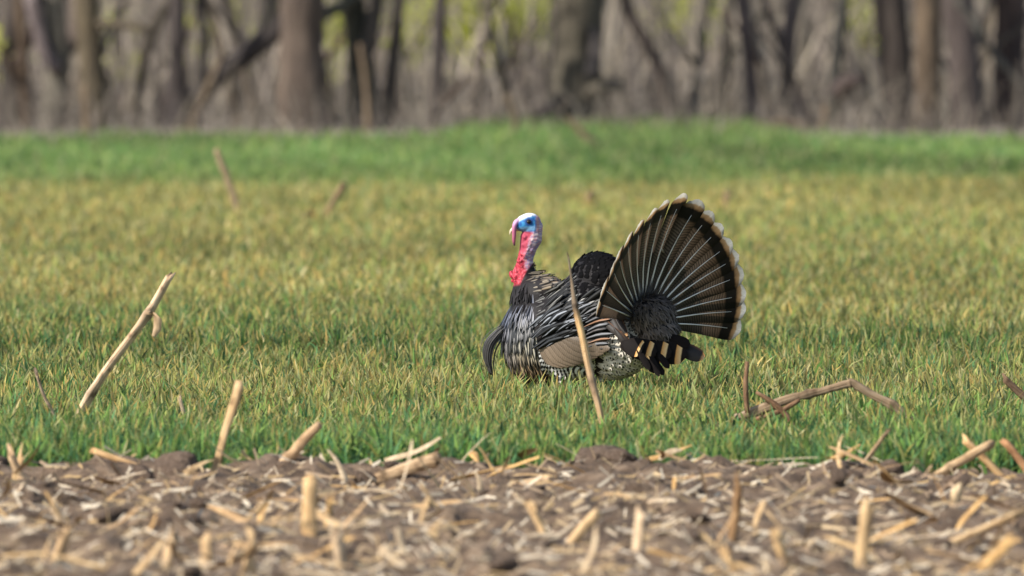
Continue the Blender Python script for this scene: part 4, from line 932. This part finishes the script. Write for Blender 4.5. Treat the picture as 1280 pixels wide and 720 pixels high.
# residue: single straws on the soil (as many as can be told apart), the finest chaff as one mass
sv = []
for k in range(28):
    L_ = rs.uniform(.06, .25); W_ = rs.uniform(.012, .040); n_ = 6; bend = rs.uniform(-.25, .25); tw = rs.uniform(-.8, .8); V = []; Fc = []; arc = rs.uniform(.8, 2.2)
    for i in range(n_):
        t = i / (n_ - 1); c = Vector(((t - .5) * L_, bend * L_ * (t - .5) ** 2 * 2, abs(bend) * L_ * .5 * (t - .5) ** 2))
        wv = W_ * (1 - .45 * t) * (.6 if i in (0, n_ - 1) else 1)
        for u in (-1, -.33, .33, 1):
            a = u * arc * .5 + tw * (t - .5); V.append(c + Vector((rs.uniform(-.004, .004) * (i in (0, n_ - 1)), math.sin(a) * wv * .6, math.cos(a) * wv * .5)))
    Fc = grid_faces(0, n_, 4)
    tn = [(1.05, .85, .55), (1.0, .92, .80), (.85, .66, .45), (.62, .50, .42), (1.1, .8, .42), (1.15, 1.08, 1.0), (.95, .78, .55)][k % 7]
    kd_ = ['yellow tan strip of corn straw', 'bleached cream strip of husk', 'dull tan strip of corn straw', 'grey brown weathered strip of husk', 'orange strip of corn straw', 'whitish curl of husk', 'light brown strip of corn straw'][k % 7]
    sv.append((mesh_data('straw', V, Fc, M['straw'], cols=[tuple(c * .95 for c in tn)] * len(V)), L_, kd_))
for k in range(300):
    t = rs.random(); y_ = 27.7 + (D_EDGE + .03 - 27.7) * t; x_ = rs.uniform(-1, 1) * (y_ * 665 / FPX + .05); y_ = min(y_, float(edge_y(x_)) + .02)
    me_, ln_, kd_ = sv[rs.randrange(28)]; o = link('straw', me_); tilt = rs.gauss(0, .34) if rs.random() < .6 else rs.choice([-1, 1]) * rs.uniform(.5, 1.2) * (.45 if y_ > float(edge_y(x_)) - .5 else 1)
    o.location = (x_, y_, float(soil_z(x_, y_)) + .008 + abs(math.sin(tilt)) * ln_ * .40); o.rotation_euler = (rs.uniform(-.5, .5), tilt, rs.gauss(0, .75) + (math.pi if rs.random() < .5 else 0)); s = rs.uniform(.6, 1.25) * (.62 if abs(tilt) > .45 else 1); o.scale = (s, s, s)
    tag(o, ('long ' if ln_ * s > .13 else 'short ' if ln_ * s < .08 else '') + kd_ + (' sticking up from the tilled soil' if abs(tilt) > .45 else ' lying on the tilled soil'), 'straw', 'corn straw scattered over the soil')
n = 9500
y = 25.5 + (D_EDGE + .05 - 25.5) * RNG.random(n); x = (RNG.random(n) * 2 - 1) * (y * 700 / FPX + .3); z = soil_z(x, y) + RNG.uniform(.001, .010, n)
an = RNG.normal(0, .8, n); el = RNG.normal(0, .5, n); L = RNG.uniform(.015, .08, n); W = RNG.uniform(.004, .012, n)
a = np.stack([np.cos(an) * np.cos(el), np.sin(an) * np.cos(el), np.sin(el)], -1) * (L / 2)[:, None]
w = np.stack([-np.sin(an) * .6, np.cos(an) * .6, RNG.uniform(.3, 1, n)], -1) * (W / 2)[:, None]; c = np.stack([x, y, z], -1)
V = np.stack([c - a - w, c + a - w * .7, c + a + w * .7, c - a + w], 1).reshape(-1, 3); Q = np.arange(n)[:, None] * 4 + np.arange(4)
cc = np.array([(.42, .31, .18), (.46, .37, .26), (.28, .20, .13), (.52, .44, .33), (.38, .26, .13), (.20, .145, .10)])[RNG.integers(0, 6, n)] * RNG.uniform(.7, 1.1, (n, 1))
tag(link('chaff', big_mesh('chaff', V, Q, [], M['twigs'], np.repeat(cc, 4, 0))), 'fine chaff and shredded husks littering the tilled soil', 'chaff', kind='stuff')
